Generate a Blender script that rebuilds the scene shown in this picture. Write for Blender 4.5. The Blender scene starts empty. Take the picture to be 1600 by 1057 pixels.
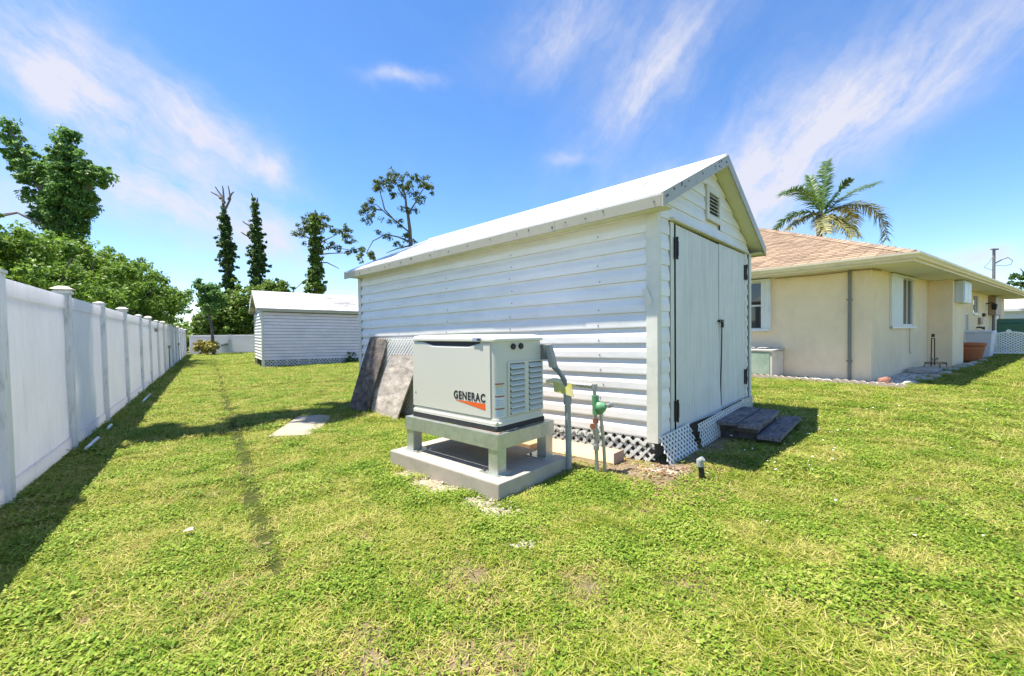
import bpy, bmesh, math, random
import numpy as np
from mathutils import Vector, Matrix, noise as mnoise

random.seed(7)
rng = np.random.default_rng(11)
SC = bpy.context.scene
COL = SC.collection
R = math.radians

# ------------------------------------------------------------------ camera
cam_d = bpy.data.cameras.new('camera')
cam = bpy.data.objects.new('camera', cam_d)
COL.objects.link(cam)
cam_d.sensor_fit = 'HORIZONTAL'
cam_d.sensor_width = 36.0
cam_d.lens = 670.0 / 1600.0 * 36.0
cam_d.clip_start = 0.05
cam_d.clip_end = 2000
cam.matrix_world = Matrix.Translation((0, 0, 1.25)) @ Matrix.Rotation(math.pi / 2 - 0.017, 4, 'X') @ Matrix.Rotation(-0.010, 4, 'Z')
SC.camera = cam

# ------------------------------------------------------------------ light
SUN_EL = R(72.0)
SKY_STRENGTH = 0.13
SUN_STRENGTH = 4.2
SC.view_settings.view_transform = 'Standard'
SC.view_settings.look = 'None'
SC.view_settings.exposure = 1.32
SC.view_settings.gamma = 1.0
SC.view_settings.use_curve_mapping = False
try:
    SC.cycles.max_bounces = 8
    SC.cycles.transparent_max_bounces = 8
    SC.cycles.sample_clamp_indirect = 6
    SC.cycles.use_denoising = True
except Exception:
    pass

sun_d = bpy.data.lights.new('sun', 'SUN')
sun_d.energy = SUN_STRENGTH
sun_d.angle = R(0.53)
sun_d.color = (1.0, 0.95, 0.85)
sun = bpy.data.objects.new('sun', sun_d)
COL.objects.link(sun)
sun.rotation_euler = (0, -(math.pi / 2 - SUN_EL), 0)      # sun stands to the left (-X), 72 degrees high

world = bpy.data.worlds.new('World')
SC.world = world
world.use_nodes = True
WT = world.node_tree
WT.nodes.clear()


def wn(t, **kw):
    n = WT.nodes.new(t)
    for k, v in kw.items():
        setattr(n, k, v)
    return n


def wl(a, b):
    WT.links.new(a, b)


def wmath(op, a, b=None, clamp=False):
    n = wn('ShaderNodeMath', operation=op, use_clamp=clamp)
    for i, x in enumerate((a, b)):
        if x is None:
            continue
        if isinstance(x, (int, float)):
            n.inputs[i].default_value = x
        else:
            wl(x, n.inputs[i])
    return n.outputs[0]


def build_world():
    out = wn('ShaderNodeOutputWorld')
    bg = wn('ShaderNodeBackground')
    bg.inputs['Strength'].default_value = SKY_STRENGTH
    wl(bg.outputs[0], out.inputs[0])
    sky = wn('ShaderNodeTexSky', sky_type='NISHITA')
    sky.sun_disc = False
    sky.sun_elevation = SUN_EL
    sky.sun_rotation = R(-90)
    sky.altitude = 0
    sky.air_density = 0.8
    sky.dust_density = 0.1
    sky.ozone_density = 3.0
    hs = wn('ShaderNodeHueSaturation')
    hs.inputs['Saturation'].default_value = 1.20
    hs.inputs['Value'].default_value = 0.86
    hs.inputs['Hue'].default_value = 0.502
    wl(sky.outputs[0], hs.inputs['Color'])
    tc = wn('ShaderNodeTexCoord')
    sep = wn('ShaderNodeSeparateXYZ')
    wl(tc.outputs['Generated'], sep.inputs[0])
    az = wmath('ARCTAN2', sep.outputs[0], sep.outputs[1])
    el = wmath('ARCSINE', sep.outputs[2])
    # fibre noise lives on the direction itself so the whole sky carries cirrus
    nz = wn('ShaderNodeTexNoise')
    nz.inputs['Scale'].default_value = 4.0
    nz.inputs['Detail'].default_value = 5
    nz.inputs['Roughness'].default_value = 0.6
    wl(tc.outputs['Generated'], nz.inputs['Vector'])
    sepc = wn('ShaderNodeSeparateColor')
    wl(nz.outputs['Color'], sepc.inputs[0])
    azw = wmath('ADD', az, wmath('MULTIPLY', wmath('SUBTRACT', sepc.outputs[0], 0.5), 0.17))
    elw = wmath('ADD', el, wmath('MULTIPLY', wmath('SUBTRACT', sepc.outputs[1], 0.5), 0.13))
    streaks = [  # az0 el0 az1 el1 halfwidth amount
        (0.30, 0.08, 0.62, 0.36, 0.110, 0.95), (0.50, 0.30, 0.88, 0.46, 0.075, 0.95),
        (0.22, 0.44, 0.44, 0.60, 0.070, 0.95), (0.03, 0.57, 0.24, 0.63, 0.060, 0.70), (0.22, 0.30, 0.50, 0.26, 0.06, 0.5),
        (-0.86, 0.50, -0.80, 0.40, 0.075, 0.80), (-0.86, 0.40, -0.74, 0.36, 0.034, 1.0),
        (-0.74, 0.44, -0.53, 0.33, 0.045, 1.0), (-0.78, 0.34, -0.54, 0.18, 0.075, 1.15),
        (-0.53, 0.37, -0.49, 0.31, 0.028, 0.8), (-0.28, 0.515, -0.17, 0.52, 0.014, 0.9),
        (-0.55, 0.22, -0.42, 0.14, 0.05, 0.7), (0.11, 0.386, 0.18, 0.385, 0.012, 0.5), (-0.36, 0.18, -0.20, 0.12, 0.04, 0.45),
        (0.77, 0.105, 0.87, 0.10, 0.018, 1.0), (-0.90, 0.23, -0.83, 0.18, 0.035, 0.9),
        (1.4, 0.3, 1.9, 0.55, 0.10, 0.9), (-1.7, 0.5, -1.2, 0.35, 0.09, 0.9),
        (2.4, 0.3, 2.9, 0.4, 0.08, 0.9), (-2.8, 0.25, -2.2, 0.45, 0.10, 0.9),
    ]
    total = None
    for (a0, e0, a1, e1, hw, amt) in streaks:
        ax, ey = (a0 + a1) / 2, (e0 + e1) / 2
        dx, dy = a1 - a0, e1 - e0
        L = math.hypot(dx, dy)
        dx, dy = dx / L, dy / L
        pa = wmath('SUBTRACT', azw, ax)
        pe = wmath('SUBTRACT', elw, ey)
        e1n = wmath('MULTIPLY', wmath('ADD', wmath('MULTIPLY', pa, dx), wmath('MULTIPLY', pe, dy)), 1 / (L * 0.62))
        e2n = wmath('MULTIPLY', wmath('ADD', wmath('MULTIPLY', pa, -dy), wmath('MULTIPLY', pe, dx)), 1 / hw)
        r2 = wmath('ADD', wmath('MULTIPLY', e1n, e1n), wmath('MULTIPLY', e2n, e2n))
        g = wmath('MULTIPLY', wmath('EXPONENT', wmath('MULTIPLY', r2, -1.0)), amt)
        total = g if total is None else wmath('ADD', total, g)
    # fibres
    def fibre(al, pe):
        """noise drawn out along one wind direction (cos, sin in azimuth and elevation)"""
        cx = wn('ShaderNodeCombineXYZ')
        wl(wmath('ADD', wmath('MULTIPLY', azw, al[0] * 3.4), wmath('MULTIPLY', elw, al[1] * 3.4)), cx.inputs[0])
        wl(wmath('ADD', wmath('MULTIPLY', azw, pe[0] * 13.0), wmath('MULTIPLY', elw, pe[1] * 13.0)), cx.inputs[1])
        n_ = wn('ShaderNodeTexNoise')
        n_.inputs['Scale'].default_value = 1.0
        n_.inputs['Detail'].default_value = 10
        n_.inputs['Roughness'].default_value = 0.68
        n_.inputs['Distortion'].default_value = 0.12
        wl(cx.outputs[0], n_.inputs['Vector'])
        return n_.outputs[0]
    fl_, fr_ = fibre((0.86, -0.5), (0.5, 0.86)), fibre((0.70, 0.71), (-0.71, 0.70))
    side = wn('ShaderNodeMapRange')
    side.inputs['From Min'].default_value = -0.12
    side.inputs['From Max'].default_value = 0.06
    wl(az, side.inputs[0])
    nfm = wn('ShaderNodeMix', data_type='FLOAT')
    wl(side.outputs[0], nfm.inputs[0])
    wl(fl_, nfm.inputs[2])
    wl(fr_, nfm.inputs[3])
    niso = wn('ShaderNodeTexNoise')
    niso.inputs['Scale'].default_value = 11.0
    niso.inputs['Detail'].default_value = 9
    niso.inputs['Roughness'].default_value = 0.62
    wl(tc.outputs['Generated'], niso.inputs['Vector'])
    nfo = wmath('ADD', wmath('MULTIPLY', nfm.outputs[0], 0.62), wmath('MULTIPLY', niso.outputs[0], 0.38))
    fib = wn('ShaderNodeMapRange')
    fib.inputs['From Min'].default_value = 0.36
    fib.inputs['From Max'].default_value = 0.64
    wl(nfo, fib.inputs[0])
    cov = wmath('MULTIPLY', total, wmath('ADD', wmath('MULTIPLY', fib.outputs[0], 0.95), 0.13))
    veil = wmath('MULTIPLY', wmath('POWER', nfo, 3.0), 0.16)
    hz = wmath('MULTIPLY', wmath('EXPONENT', wmath('MULTIPLY', wmath('ABSOLUTE', el), -12.0)), 0.20)
    cov = wmath('MINIMUM', wmath('ADD', wmath('ADD', cov, veil), hz), 0.92)
    mix = wn('ShaderNodeMix', data_type='RGBA')
    wl(cov, mix.inputs[0])
    wl(hs.outputs[0], mix.inputs[6])
    mix.inputs[7].default_value = (2.6, 2.6, 2.9, 1)
    wl(mix.outputs[2], bg.inputs['Color'])


build_world()

# ------------------------------------------------------------------ helpers
KT = 0.012


def gz(x, y=0.0):
    return KT * max(-34.0, min(34.0, x))


def ident(p):
    return p


class Frame:
    """local (a,b,c) -> world, about an origin"""
    def __init__(s, o, X, Y, Z):
        s.o, s.X, s.Y, s.Z = Vector(o), Vector(X), Vector(Y), Vector(Z)

    def __call__(s, p):
        return s.X * p[0] + s.Y * p[1] + s.Z * p[2]

    def w(s, p):
        return s.o + s(p)


class MB:
    def __init__(s, f=None):
        s.v, s.f, s.fr, s.sm = [], [], f or ident, []

    def add(s, vs, fs, smooth=False):
        n = len(s.v)
        s.v += [tuple(s.fr(p)) for p in vs]
        s.f += [tuple(i + n for i in q) for q in fs]
        s.sm += [smooth] * len(fs)
        return s

    def box(s, x0, x1, y0, y1, z0, z1):
        return s.add([(x0, y0, z0), (x1, y0, z0), (x1, y1, z0), (x0, y1, z0), (x0, y0, z1), (x1, y0, z1), (x1, y1, z1), (x0, y1, z1)],
                     [(3, 2, 1, 0), (4, 5, 6, 7), (0, 1, 5, 4), (1, 2, 6, 5), (2, 3, 7, 6), (3, 0, 4, 7)])

    def hexa(s, p):
        return s.add(p, [(3, 2, 1, 0), (4, 5, 6, 7), (0, 1, 5, 4), (1, 2, 6, 5), (2, 3, 7, 6), (3, 0, 4, 7)])

    def loft(s, rings, closed=True, caps=True, smooth=False):
        n = len(rings[0])
        vs = [p for r in rings for p in r]
        fs = []
        for k in range(len(rings) - 1):
            for i in range(n if closed else n - 1):
                j = (i + 1) % n
                fs.append((k * n + i, k * n + j, (k + 1) * n + j, (k + 1) * n + i))
        s.add(vs, fs, smooth)
        if caps and closed:
            s.add(rings[0], [tuple(range(n - 1, -1, -1))])
            s.add(rings[-1], [tuple(range(n))])
        return s

    def tube(s, pts, r, n=8, smooth=True):
        pts = [Vector(p) for p in pts]
        if not isinstance(r, (list, tuple)):
            r = [r] * len(pts)
        rings = []
        prev = None
        for i, p in enumerate(pts):
            d = (pts[min(i + 1, len(pts) - 1)] - pts[max(i - 1, 0)])
            if d.length < 1e-9:
                d = Vector((0, 0, 1))
            d.normalize()
            if prev is None:
                t = Vector((1, 0, 0)) if abs(d.x) < 0.8 else Vector((0, 1, 0))
            else:
                t = prev
            x = (t - d * t.dot(d)).normalized()
            prev = x
            y = d.cross(x)
            rings.append([p + (x * math.cos(2 * math.pi * k / n) + y * math.sin(2 * math.pi * k / n)) * r[i] for k in range(n)])
        return s.loft(rings, True, True, smooth)

    def lathe(s, prof, n=16, c=(0, 0), smooth=True):
        rings = [[(c[0] + r * math.cos(2 * math.pi * k / n), c[1] + r * math.sin(2 * math.pi * k / n), z) for k in range(n)] for r, z in prof]
        return s.loft(rings, True, True, smooth)

    def build(s, name, m, parent=None, bevel=0, loc=None):
        me = bpy.data.meshes.new(name)
        me.from_pydata(s.v, [], s.f)
        me.polygons.foreach_set('use_smooth', s.sm)
        me.update()
        bm = bmesh.new()
        bm.from_mesh(me)
        bmesh.ops.recalc_face_normals(bm, faces=bm.faces)
        if bevel:
            bmesh.ops.remove_doubles(bm, verts=bm.verts, dist=1e-5)
            bmesh.ops.bevel(bm, geom=[e for e in bm.edges if e.is_manifold and e.calc_face_angle(0) > 0.5], offset=bevel, segments=2, affect='EDGES', profile=0.6)
        bm.to_mesh(me)
        bm.free()
        if m is not None:
            me.materials.append(m)
        return link(name, me, parent, loc)


def link(name, me, parent=None, loc=None):
    o = bpy.data.objects.new(name, me)
    COL.objects.link(o)
    if parent is not None:
        o.parent = parent
    if loc is not None:
        o.location = loc
    return o


def tag(o, label=None, cat=None, group=None, kind=None):
    for k, v in (('label', label), ('category', cat), ('group', group), ('kind', kind)):
        if v:
            o[k] = v
    return o


def thing(name, label, cat, loc=(0, 0, 0), group=None):
    o = bpy.data.objects.new(name, None)
    o.empty_display_size = 0.1
    COL.objects.link(o)
    o.location = loc
    return tag(o, label, cat, group)


def dup(o, parent=None):
    c = o.copy()
    COL.objects.link(c)
    if parent is not None:
        c.parent = parent
    for ch in list(o.children):
        dup(ch, c)
    return c


# ------------------------------------------------------------------ materials
def mat(name, col, rough=0.6, metal=0.0, var=0.12, scale=6.0, bump=0.0, bscale=80.0, spec=0.5,
        dirt=None, dirt_amt=0.5, dscale=(3, 3, 3), dlo=0.5, dhi=0.75, transl=0.0, island=0.0, stretch=(1, 1, 1), bdist=0.01, objrand=0.0, grain=None):
    m = bpy.data.materials.new(name)
    m.use_nodes = True
    nt = m.node_tree
    N, L = nt.nodes, nt.links
    b = N['Principled BSDF']
    out = N['Material Output']
    b.inputs['Roughness'].default_value = rough
    b.inputs['Metallic'].default_value = metal
    b.inputs['Specular IOR Level'].default_value = spec
    tc = N.new('ShaderNodeTexCoord')
    oi = N.new('ShaderNodeObjectInfo')
    add = N.new('ShaderNodeVectorMath'); add.operation = 'ADD'
    sc = N.new('ShaderNodeVectorMath'); sc.operation = 'SCALE'
    sc.inputs[0].default_value = (17, 31, 11)
    L.new(oi.outputs['Random'], sc.inputs['Scale'])
    L.new(tc.outputs['Object'], add.inputs[0]); L.new(sc.outputs[0], add.inputs[1])
    mp = N.new('ShaderNodeMapping'); mp.inputs['Scale'].default_value = stretch
    L.new(add.outputs[0], mp.inputs['Vector'])
    nz = N.new('ShaderNodeTexNoise'); nz.inputs['Scale'].default_value = scale; nz.inputs['Detail'].default_value = 6
    nz.inputs['Roughness'].default_value = 0.65
    L.new(mp.outputs[0], nz.inputs['Vector'])
    rp = N.new('ShaderNodeValToRGB')
    rp.color_ramp.elements[0].position = 0.28; rp.color_ramp.elements[1].position = 0.72
    rp.color_ramp.elements[0].color = tuple(max(0, c * (1 - var)) for c in col) + (1,)
    rp.color_ramp.elements[1].color = tuple(min(1, c * (1 + var)) for c in col) + (1,)
    L.new(nz.outputs[0], rp.inputs[0])
    c = rp.outputs[0]
    if island or objrand:
        hs = N.new('ShaderNodeHueSaturation')
        L.new(c, hs.inputs['Color'])
        mr = N.new('ShaderNodeMapRange')
        k = island or objrand
        mr.inputs['To Min'].default_value = 1 - k; mr.inputs['To Max'].default_value = 1 + k
        if island:
            ge = N.new('ShaderNodeNewGeometry')
            L.new(ge.outputs['Random Per Island'], mr.inputs[0])
        else:
            L.new(oi.outputs['Random'], mr.inputs[0])
        L.new(mr.outputs[0], hs.inputs['Value'])
        c = hs.outputs[0]
    if dirt:
        n2 = N.new('ShaderNodeTexNoise'); n2.inputs['Scale'].default_value = 1.0; n2.inputs['Detail'].default_value = 8
        n2.inputs['Roughness'].default_value = 0.7
        m2 = N.new('ShaderNodeMapping'); m2.inputs['Scale'].default_value = dscale
        L.new(add.outputs[0], m2.inputs['Vector']); L.new(m2.outputs[0], n2.inputs['Vector'])
        mr2 = N.new('ShaderNodeMapRange'); mr2.inputs['From Min'].default_value = dlo; mr2.inputs['From Max'].default_value = dhi
        mr2.inputs['To Max'].default_value = dirt_amt
        L.new(n2.outputs[0], mr2.inputs[0])
        mx = N.new('ShaderNodeMix'); mx.data_type = 'RGBA'
        L.new(mr2.outputs[0], mx.inputs[0]); L.new(c, mx.inputs[6]); mx.inputs[7].default_value = tuple(dirt) + (1,)
        c = mx.outputs[2]
    if grain:
        ang, al, ac, lo_ = grain
        n3 = N.new('ShaderNodeTexNoise'); n3.inputs['Scale'].default_value = 1.0; n3.inputs['Detail'].default_value = 7
        n3.inputs['Roughness'].default_value = 0.75
        m3 = N.new('ShaderNodeMapping'); m3.vector_type = 'TEXTURE'
        m3.inputs['Rotation'].default_value = (0, 0, ang); m3.inputs['Scale'].default_value = (1 / al, 1 / ac, 1 / ac)
        L.new(add.outputs[0], m3.inputs['Vector']); L.new(m3.outputs[0], n3.inputs['Vector'])
        r3 = N.new('ShaderNodeMapRange'); r3.inputs['From Min'].default_value = 0.35; r3.inputs['From Max'].default_value = 0.68
        r3.inputs['To Min'].default_value = lo_; r3.inputs['To Max'].default_value = 1.35
        L.new(n3.outputs[0], r3.inputs[0])
        h3 = N.new('ShaderNodeHueSaturation'); L.new(c, h3.inputs['Color']); L.new(r3.outputs[0], h3.inputs['Value'])
        c = h3.outputs[0]
    L.new(c, b.inputs['Base Color'])
    if bump:
        nb = N.new('ShaderNodeTexNoise'); nb.inputs['Scale'].default_value = bscale; nb.inputs['Detail'].default_value = 5
        L.new(mp.outputs[0], nb.inputs['Vector'])
        bp = N.new('ShaderNodeBump'); bp.inputs['Strength'].default_value = bump; bp.inputs['Distance'].default_value = bdist
        L.new(nb.outputs[0], bp.inputs['Height']); L.new(bp.outputs[0], b.inputs['Normal'])
    if transl:
        tr = N.new('ShaderNodeBsdfTranslucent'); L.new(c, tr.inputs['Color'])
        ms = N.new('ShaderNodeMixShader'); ms.inputs[0].default_value = transl
        L.new(b.outputs[0], ms.inputs[1]); L.new(tr.outputs[0], ms.inputs[2]); L.new(ms.outputs[0], out.inputs[0])
    return m


M = {}
M['siding'] = mat('painted aluminium siding', (0.83, 0.80, 0.77), 0.42, 0, 0.06, 2.0, 0.12, 9, 0.5, (0.40, 0.41, 0.34), 0.35, (1.2, 1.2, 7), 0.52, 0.8, bdist=0.02, objrand=0.04)
M['trim'] = mat('weathered white trim', (0.72, 0.69, 0.60), 0.5, 0, 0.10, 3, 0.15, 14, 0.5, (0.33, 0.32, 0.24), 0.45, (4, 4, 2.5), 0.5, 0.8, bdist=0.01)
M['roofmetal'] = mat('white roof sheet', (0.66, 0.66, 0.65), 0.5, 0, 0.07, 2, 0.05, 20, 0.4, (0.30, 0.29, 0.26), 0.55, (1.5, 1.5, 5), 0.5, 0.78)
M['fascia'] = mat('dull weathered fascia metal', (0.46, 0.41, 0.31), 0.45, 0.25, 0.16, 5, 0.08, 30, 0.5, (0.24, 0.23, 0.17), 0.5, (5, 5, 5), 0.48, 0.75)
M['soffit'] = mat('soffit yellowed', (0.60, 0.60, 0.42), 0.6, 0, 0.08, 4, 0.0)
M['door'] = mat('ribbed door paint', (0.69, 0.68, 0.64), 0.5, 0, 0.07, 3, 0.05, 20, 0.4, (0.40, 0.42, 0.38), 0.55, (9, 9, 1.1), 0.45, 0.8)
M['black'] = mat('black iron', (0.02, 0.02, 0.022), 0.45, 0.3, 0.2, 20)
M['dark'] = mat('dark void backing', (0.035, 0.035, 0.035), 0.9, 0, 0.2, 5)
M['lattice'] = mat('white lattice vinyl', (0.72, 0.71, 0.67), 0.5, 0, 0.07, 6, 0, 80, 0.5, (0.40, 0.36, 0.27), 0.45, (5, 5, 5), 0.5, 0.8)
M['screw'] = mat('screw heads', (0.12, 0.12, 0.11), 0.5, 0.6, 0.2, 20)
M['farsiding'] = mat('grimy lap siding', (0.86, 0.75, 0.79), 0.5, 0, 0.07, 2, 0, 80, 0.4, (0.50, 0.45, 0.52), 0.4, (1.3, 1.3, 1.3), 0.47, 0.72)
M['farroof'] = mat('grimy white roof', (0.62, 0.60, 0.57), 0.6, 0, 0.08, 2, 0, 80, 0.4, (0.17, 0.16, 0.155), 0.85, (0.7, 0.7, 5), 0.44, 0.62)
M['vinyl'] = mat('white vinyl fence', (0.88, 0.86, 0.88), 0.4, 0, 0.04, 2, 0.0, 80, 0.4, (0.46, 0.46, 0.42), 0.34, (16, 16, 1.1), 0.52, 0.8, transl=0.5)
M['vinylpost'] = mat('white vinyl post with algae', (0.85, 0.84, 0.85), 0.4, 0, 0.05, 2, 0.0, 80, 0.4, (0.30, 0.31, 0.24), 0.6, (14, 14, 3), 0.52, 0.70, transl=0.3)
M['cap'] = mat('stained post cap', (0.70, 0.66, 0.58), 0.5, 0, 0.08, 9, 0, 80, 0.4, (0.30, 0.24, 0.17), 0.5, (14, 14, 14), 0.5, 0.75)
M['concrete'] = mat('cast concrete', (0.41, 0.365, 0.305), 0.85, 0, 0.12, 5, 0.35, 70, 0.3, (0.30, 0.27, 0.22), 0.5, (6, 6, 9), 0.5, 0.75, bdist=0.004)
M['galv'] = mat('galvanised steel', (0.54, 0.58, 0.55), 0.38, 0.75, 0.13, 12, 0.05, 50, 0.5, (0.36, 0.38, 0.36), 0.5, (9, 9, 9), 0.5, 0.7)
M['genbody'] = mat('bisque powder coat', (0.63, 0.605, 0.525), 0.42, 0, 0.02, 1.5, 0.02, 200, 0.5)
M['genlid'] = mat('lid powder coat', (0.69, 0.665, 0.59), 0.38, 0, 0.02, 1.5, 0.02, 200, 0.5)
M['genbase'] = mat('black composite base', (0.018, 0.018, 0.02), 0.55, 0, 0.35, 12, 0.1, 40)
M['louver'] = mat('louver paint', (0.56, 0.58, 0.53), 0.45, 0, 0.03, 3)
M['orange'] = mat('orange print', (0.80, 0.13, 0.02), 0.45, 0, 0.03, 3)
M['ink'] = mat('black print', (0.025, 0.025, 0.03), 0.45, 0, 0.05, 3)
M['label'] = mat('label stock', (0.62, 0.68, 0.74), 0.4, 0, 0.04, 20)
M['labelred'] = mat('label red', (0.32, 0.06, 0.03), 0.4, 0, 0.05, 9)
M['labelyellow'] = mat('label yellow', (0.70, 0.50, 0.05), 0.4, 0, 0.05, 9)
M['labelgrey'] = mat('label print', (0.35, 0.42, 0.48), 0.5, 0, 0.05, 9)
M['latch'] = mat('silver latch', (0.42, 0.46, 0.52), 0.3, 0.6, 0.08, 20)
M['pvc'] = mat('grey pvc', (0.33, 0.34, 0.33), 0.45, 0, 0.08, 8, 0.0, 80, 0.4, (0.22, 0.22, 0.2), 0.4, (6, 6, 6))
M['pvcdark'] = mat('flex conduit', (0.16, 0.17, 0.18), 0.5, 0, 0.1, 8)
M['pipe'] = mat('galvanised gas pipe', (0.42, 0.41, 0.40), 0.42, 0.6, 0.15, 12)
M['regulator'] = mat('green regulator', (0.12, 0.30, 0.14), 0.5, 0.2, 0.15, 12)
M['copper'] = mat('copper fitting', (0.42, 0.16, 0.10), 0.4, 0.6, 0.1, 12)
M['tag'] = mat('yellow tag', (0.55, 0.48, 0.05), 0.5, 0, 0.15, 14, 0, 80, 0.4, (0.55, 0.52, 0.42), 0.6, (20, 20, 20), 0.45, 0.6)
M['tagside'] = mat('tag edge', (0.66, 0.62, 0.42), 0.5)
M['oldwood'] = mat('blackened wood', (0.145, 0.122, 0.108), 0.85, 0, 0.45, 5, 0.35, 22, 0.2, (0.36, 0.29, 0.24), 0.7, (3, 3, 12), 0.48, 0.72, bdist=0.008, grain=(R(47.4), 30, 6, 0.45))
M['greyply'] = mat('weathered plywood', (0.45, 0.395, 0.34), 0.85, 0, 0.28, 4, 0.3, 22, 0.2, (0.13, 0.11, 0.10), 0.6, (3, 3, 14), 0.5, 0.7, bdist=0.006, grain=(R(47.4), 40, 5, 0.6))
M['wood'] = mat('raw lumber', (0.40, 0.27, 0.16), 0.8, 0, 0.2, 4, 0.15, 30, 0.2, (0.2, 0.12, 0.08), 0.5, (3, 3, 16), 0.5, 0.75)
M['stepwood'] = mat('charred step wood', (0.24, 0.21, 0.215), 0.85, 0, 0.3, 4, 0.35, 24, 0.2, (0.05, 0.045, 0.05), 0.6, (5, 5, 9), 0.5, 0.66, bdist=0.008, grain=(R(47.4), 3, 45, 0.35))
M['cream'] = mat('cream vinyl length', (0.50, 0.36, 0.21), 0.5, 0, 0.08, 5, 0, 80, 0.4, (0.36, 0.24, 0.13), 0.5, (5, 5, 5))
M['stucco'] = mat('peach stucco', (0.90, 0.725, 0.51), 0.9, 0, 0.05, 2.5, 0.5, 75, 0.2, (0.66, 0.52, 0.36), 0.4, (1.6, 1.6, 1.0), 0.48, 0.75, bdist=0.010)
M['stuccolight'] = mat('pale stucco', (0.72, 0.60, 0.44), 0.9, 0, 0.05, 2.5, 0.4, 75, 0.2, bdist=0.006)
M['housetrim'] = mat('cream house trim', (0.78, 0.66, 0.47), 0.55, 0, 0.06, 3, 0, 80, 0.4, (0.40, 0.33, 0.2), 0.4, (2, 2, 2))
M['gutter'] = mat('cream gutter', (0.82, 0.70, 0.52), 0.42, 0, 0.06, 3, 0, 80, 0.5, (0.40, 0.33, 0.2), 0.5, (2.5, 2.5, 2.5))
M['housesoffit'] = mat('soffit paint', (0.70, 0.66, 0.54), 0.7, 0, 0.05, 2)
M['shingle'] = mat('tan shingle', (0.30, 0.212, 0.142), 0.9, 0, 0.16, 14, 0.3, 160, 0.2, island=0.22, bdist=0.003)
M['shingle_o'] = mat('tan shingle single', (0.30, 0.212, 0.142), 0.9, 0, 0.16, 14, 0.3, 160, 0.2, objrand=0.24, bdist=0.003)
M['white'] = mat('white enamel', (0.74, 0.75, 0.76), 0.4, 0, 0.04, 3, 0, 80, 0.5, (0.5, 0.5, 0.47), 0.4, (4, 4, 2))
M['panelgrey'] = mat('pale grey box', (0.58, 0.63, 0.66), 0.4, 0, 0.05, 3)
M['boxgreen'] = mat('mottled green front', (0.28, 0.36, 0.28), 0.7, 0, 0.15, 5, 0, 80, 0.3, (0.52, 0.54, 0.46), 0.6, (4, 4, 3), 0.45, 0.7)
M['boxwhite'] = mat('chalky box side', (0.66, 0.60, 0.52), 0.7, 0, 0.08, 4, 0, 80, 0.3, (0.42, 0.38, 0.32), 0.5, (3, 3, 3))
M['tin'] = mat('tin cover', (0.50, 0.49, 0.47), 0.5, 0.2, 0.2, 7)
M['edging'] = mat('pinkish cast edging', (0.50, 0.40, 0.33), 0.9, 0, 0.14, 9, 0.4, 60, 0.2, (0.28, 0.23, 0.18), 0.5, (9, 9, 9), 0.5, 0.7, objrand=0.12, bdist=0.006)
M['stone'] = mat('grey garden stone', (0.42, 0.40, 0.38), 0.9, 0, 0.2, 9, 0.5, 40, 0.2, bdist=0.01)
M['redstone'] = mat('red brown stone', (0.30, 0.15, 0.11), 0.9, 0, 0.25, 9, 0.5, 40, 0.2, bdist=0.01)
M['pebble'] = mat('crushed stone', (0.50, 0.49, 0.47), 0.9, 0, 0.1, 9, island=0.4)
M['lime'] = mat('limestone chips', (0.44, 0.385, 0.30), 0.9, 0, 0.1, 9, island=0.28)
M['mulch'] = mat('brown litter chips', (0.24, 0.14, 0.075), 0.95, 0, 0.2, 9, island=0.5)
M['iron'] = mat('rusty iron', (0.06, 0.035, 0.028), 0.7, 0.3, 0.3, 20)
M['flatboard'] = mat('sun bleached board', (0.36, 0.32, 0.255), 0.9, 0, 0.15, 5, 0.3, 40, 0.2, (0.30, 0.25, 0.18), 0.6, (4, 4, 4), 0.45, 0.7)
M['greypipe'] = mat('dark grey painted pipe', (0.20, 0.20, 0.18), 0.5, 0, 0.1, 6)
M['rim'] = mat('brown floor framing', (0.22, 0.17, 0.12), 0.9, 0, 0.3, 6)
M['terracotta'] = mat('terracotta', (0.42, 0.14, 0.06), 0.8, 0, 0.14, 6, 0, 80, 0.3, (0.2, 0.07, 0.04), 0.5, (3, 3, 6))
M['bin'] = mat('dark green bin', (0.02, 0.12, 0.07), 0.45, 0, 0.1, 4)
M['lavender'] = mat('pale bin', (0.60, 0.62, 0.70), 0.5, 0, 0.06, 4)
M['brownbox'] = mat('tan metal box', (0.34, 0.24, 0.19), 0.5, 0.1, 0.08, 4)
M['curtain'] = mat('tan curtain', (0.45, 0.34, 0.18), 0.9, 0, 0.2, 14, stretch=(1, 1, 0.1))
M['palecanvas'] = mat('pale blind', (0.5, 0.5, 0.52), 0.9)
M['graygarage'] = mat('grey neighbour roof', (0.46, 0.42, 0.40), 0.9, 0, 0.12, 5)
M['bark'] = mat('grey bark', (0.17, 0.14, 0.12), 0.95, 0, 0.35, 6, 0.5, 20, 0.1, bdist=0.03)
M['deadwood'] = mat('bleached deadwood', (0.20, 0.17, 0.155), 0.9, 0, 0.25, 6, 0.3, 20, 0.1, bdist=0.02)
M['pole'] = mat('grey pole wood', (0.24, 0.22, 0.21), 0.9, 0, 0.2, 4)


def glass():
    m = bpy.data.materials.new('dark window glass')
    m.use_nodes = True
    b = m.node_tree.nodes['Principled BSDF']
    b.inputs['Base Color'].default_value = (0.018, 0.022, 0.028, 1)
    b.inputs['Roughness'].default_value = 0.04
    b.inputs['Specular IOR Level'].default_value = 0.8
    return m


M['glass'] = glass()


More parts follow.
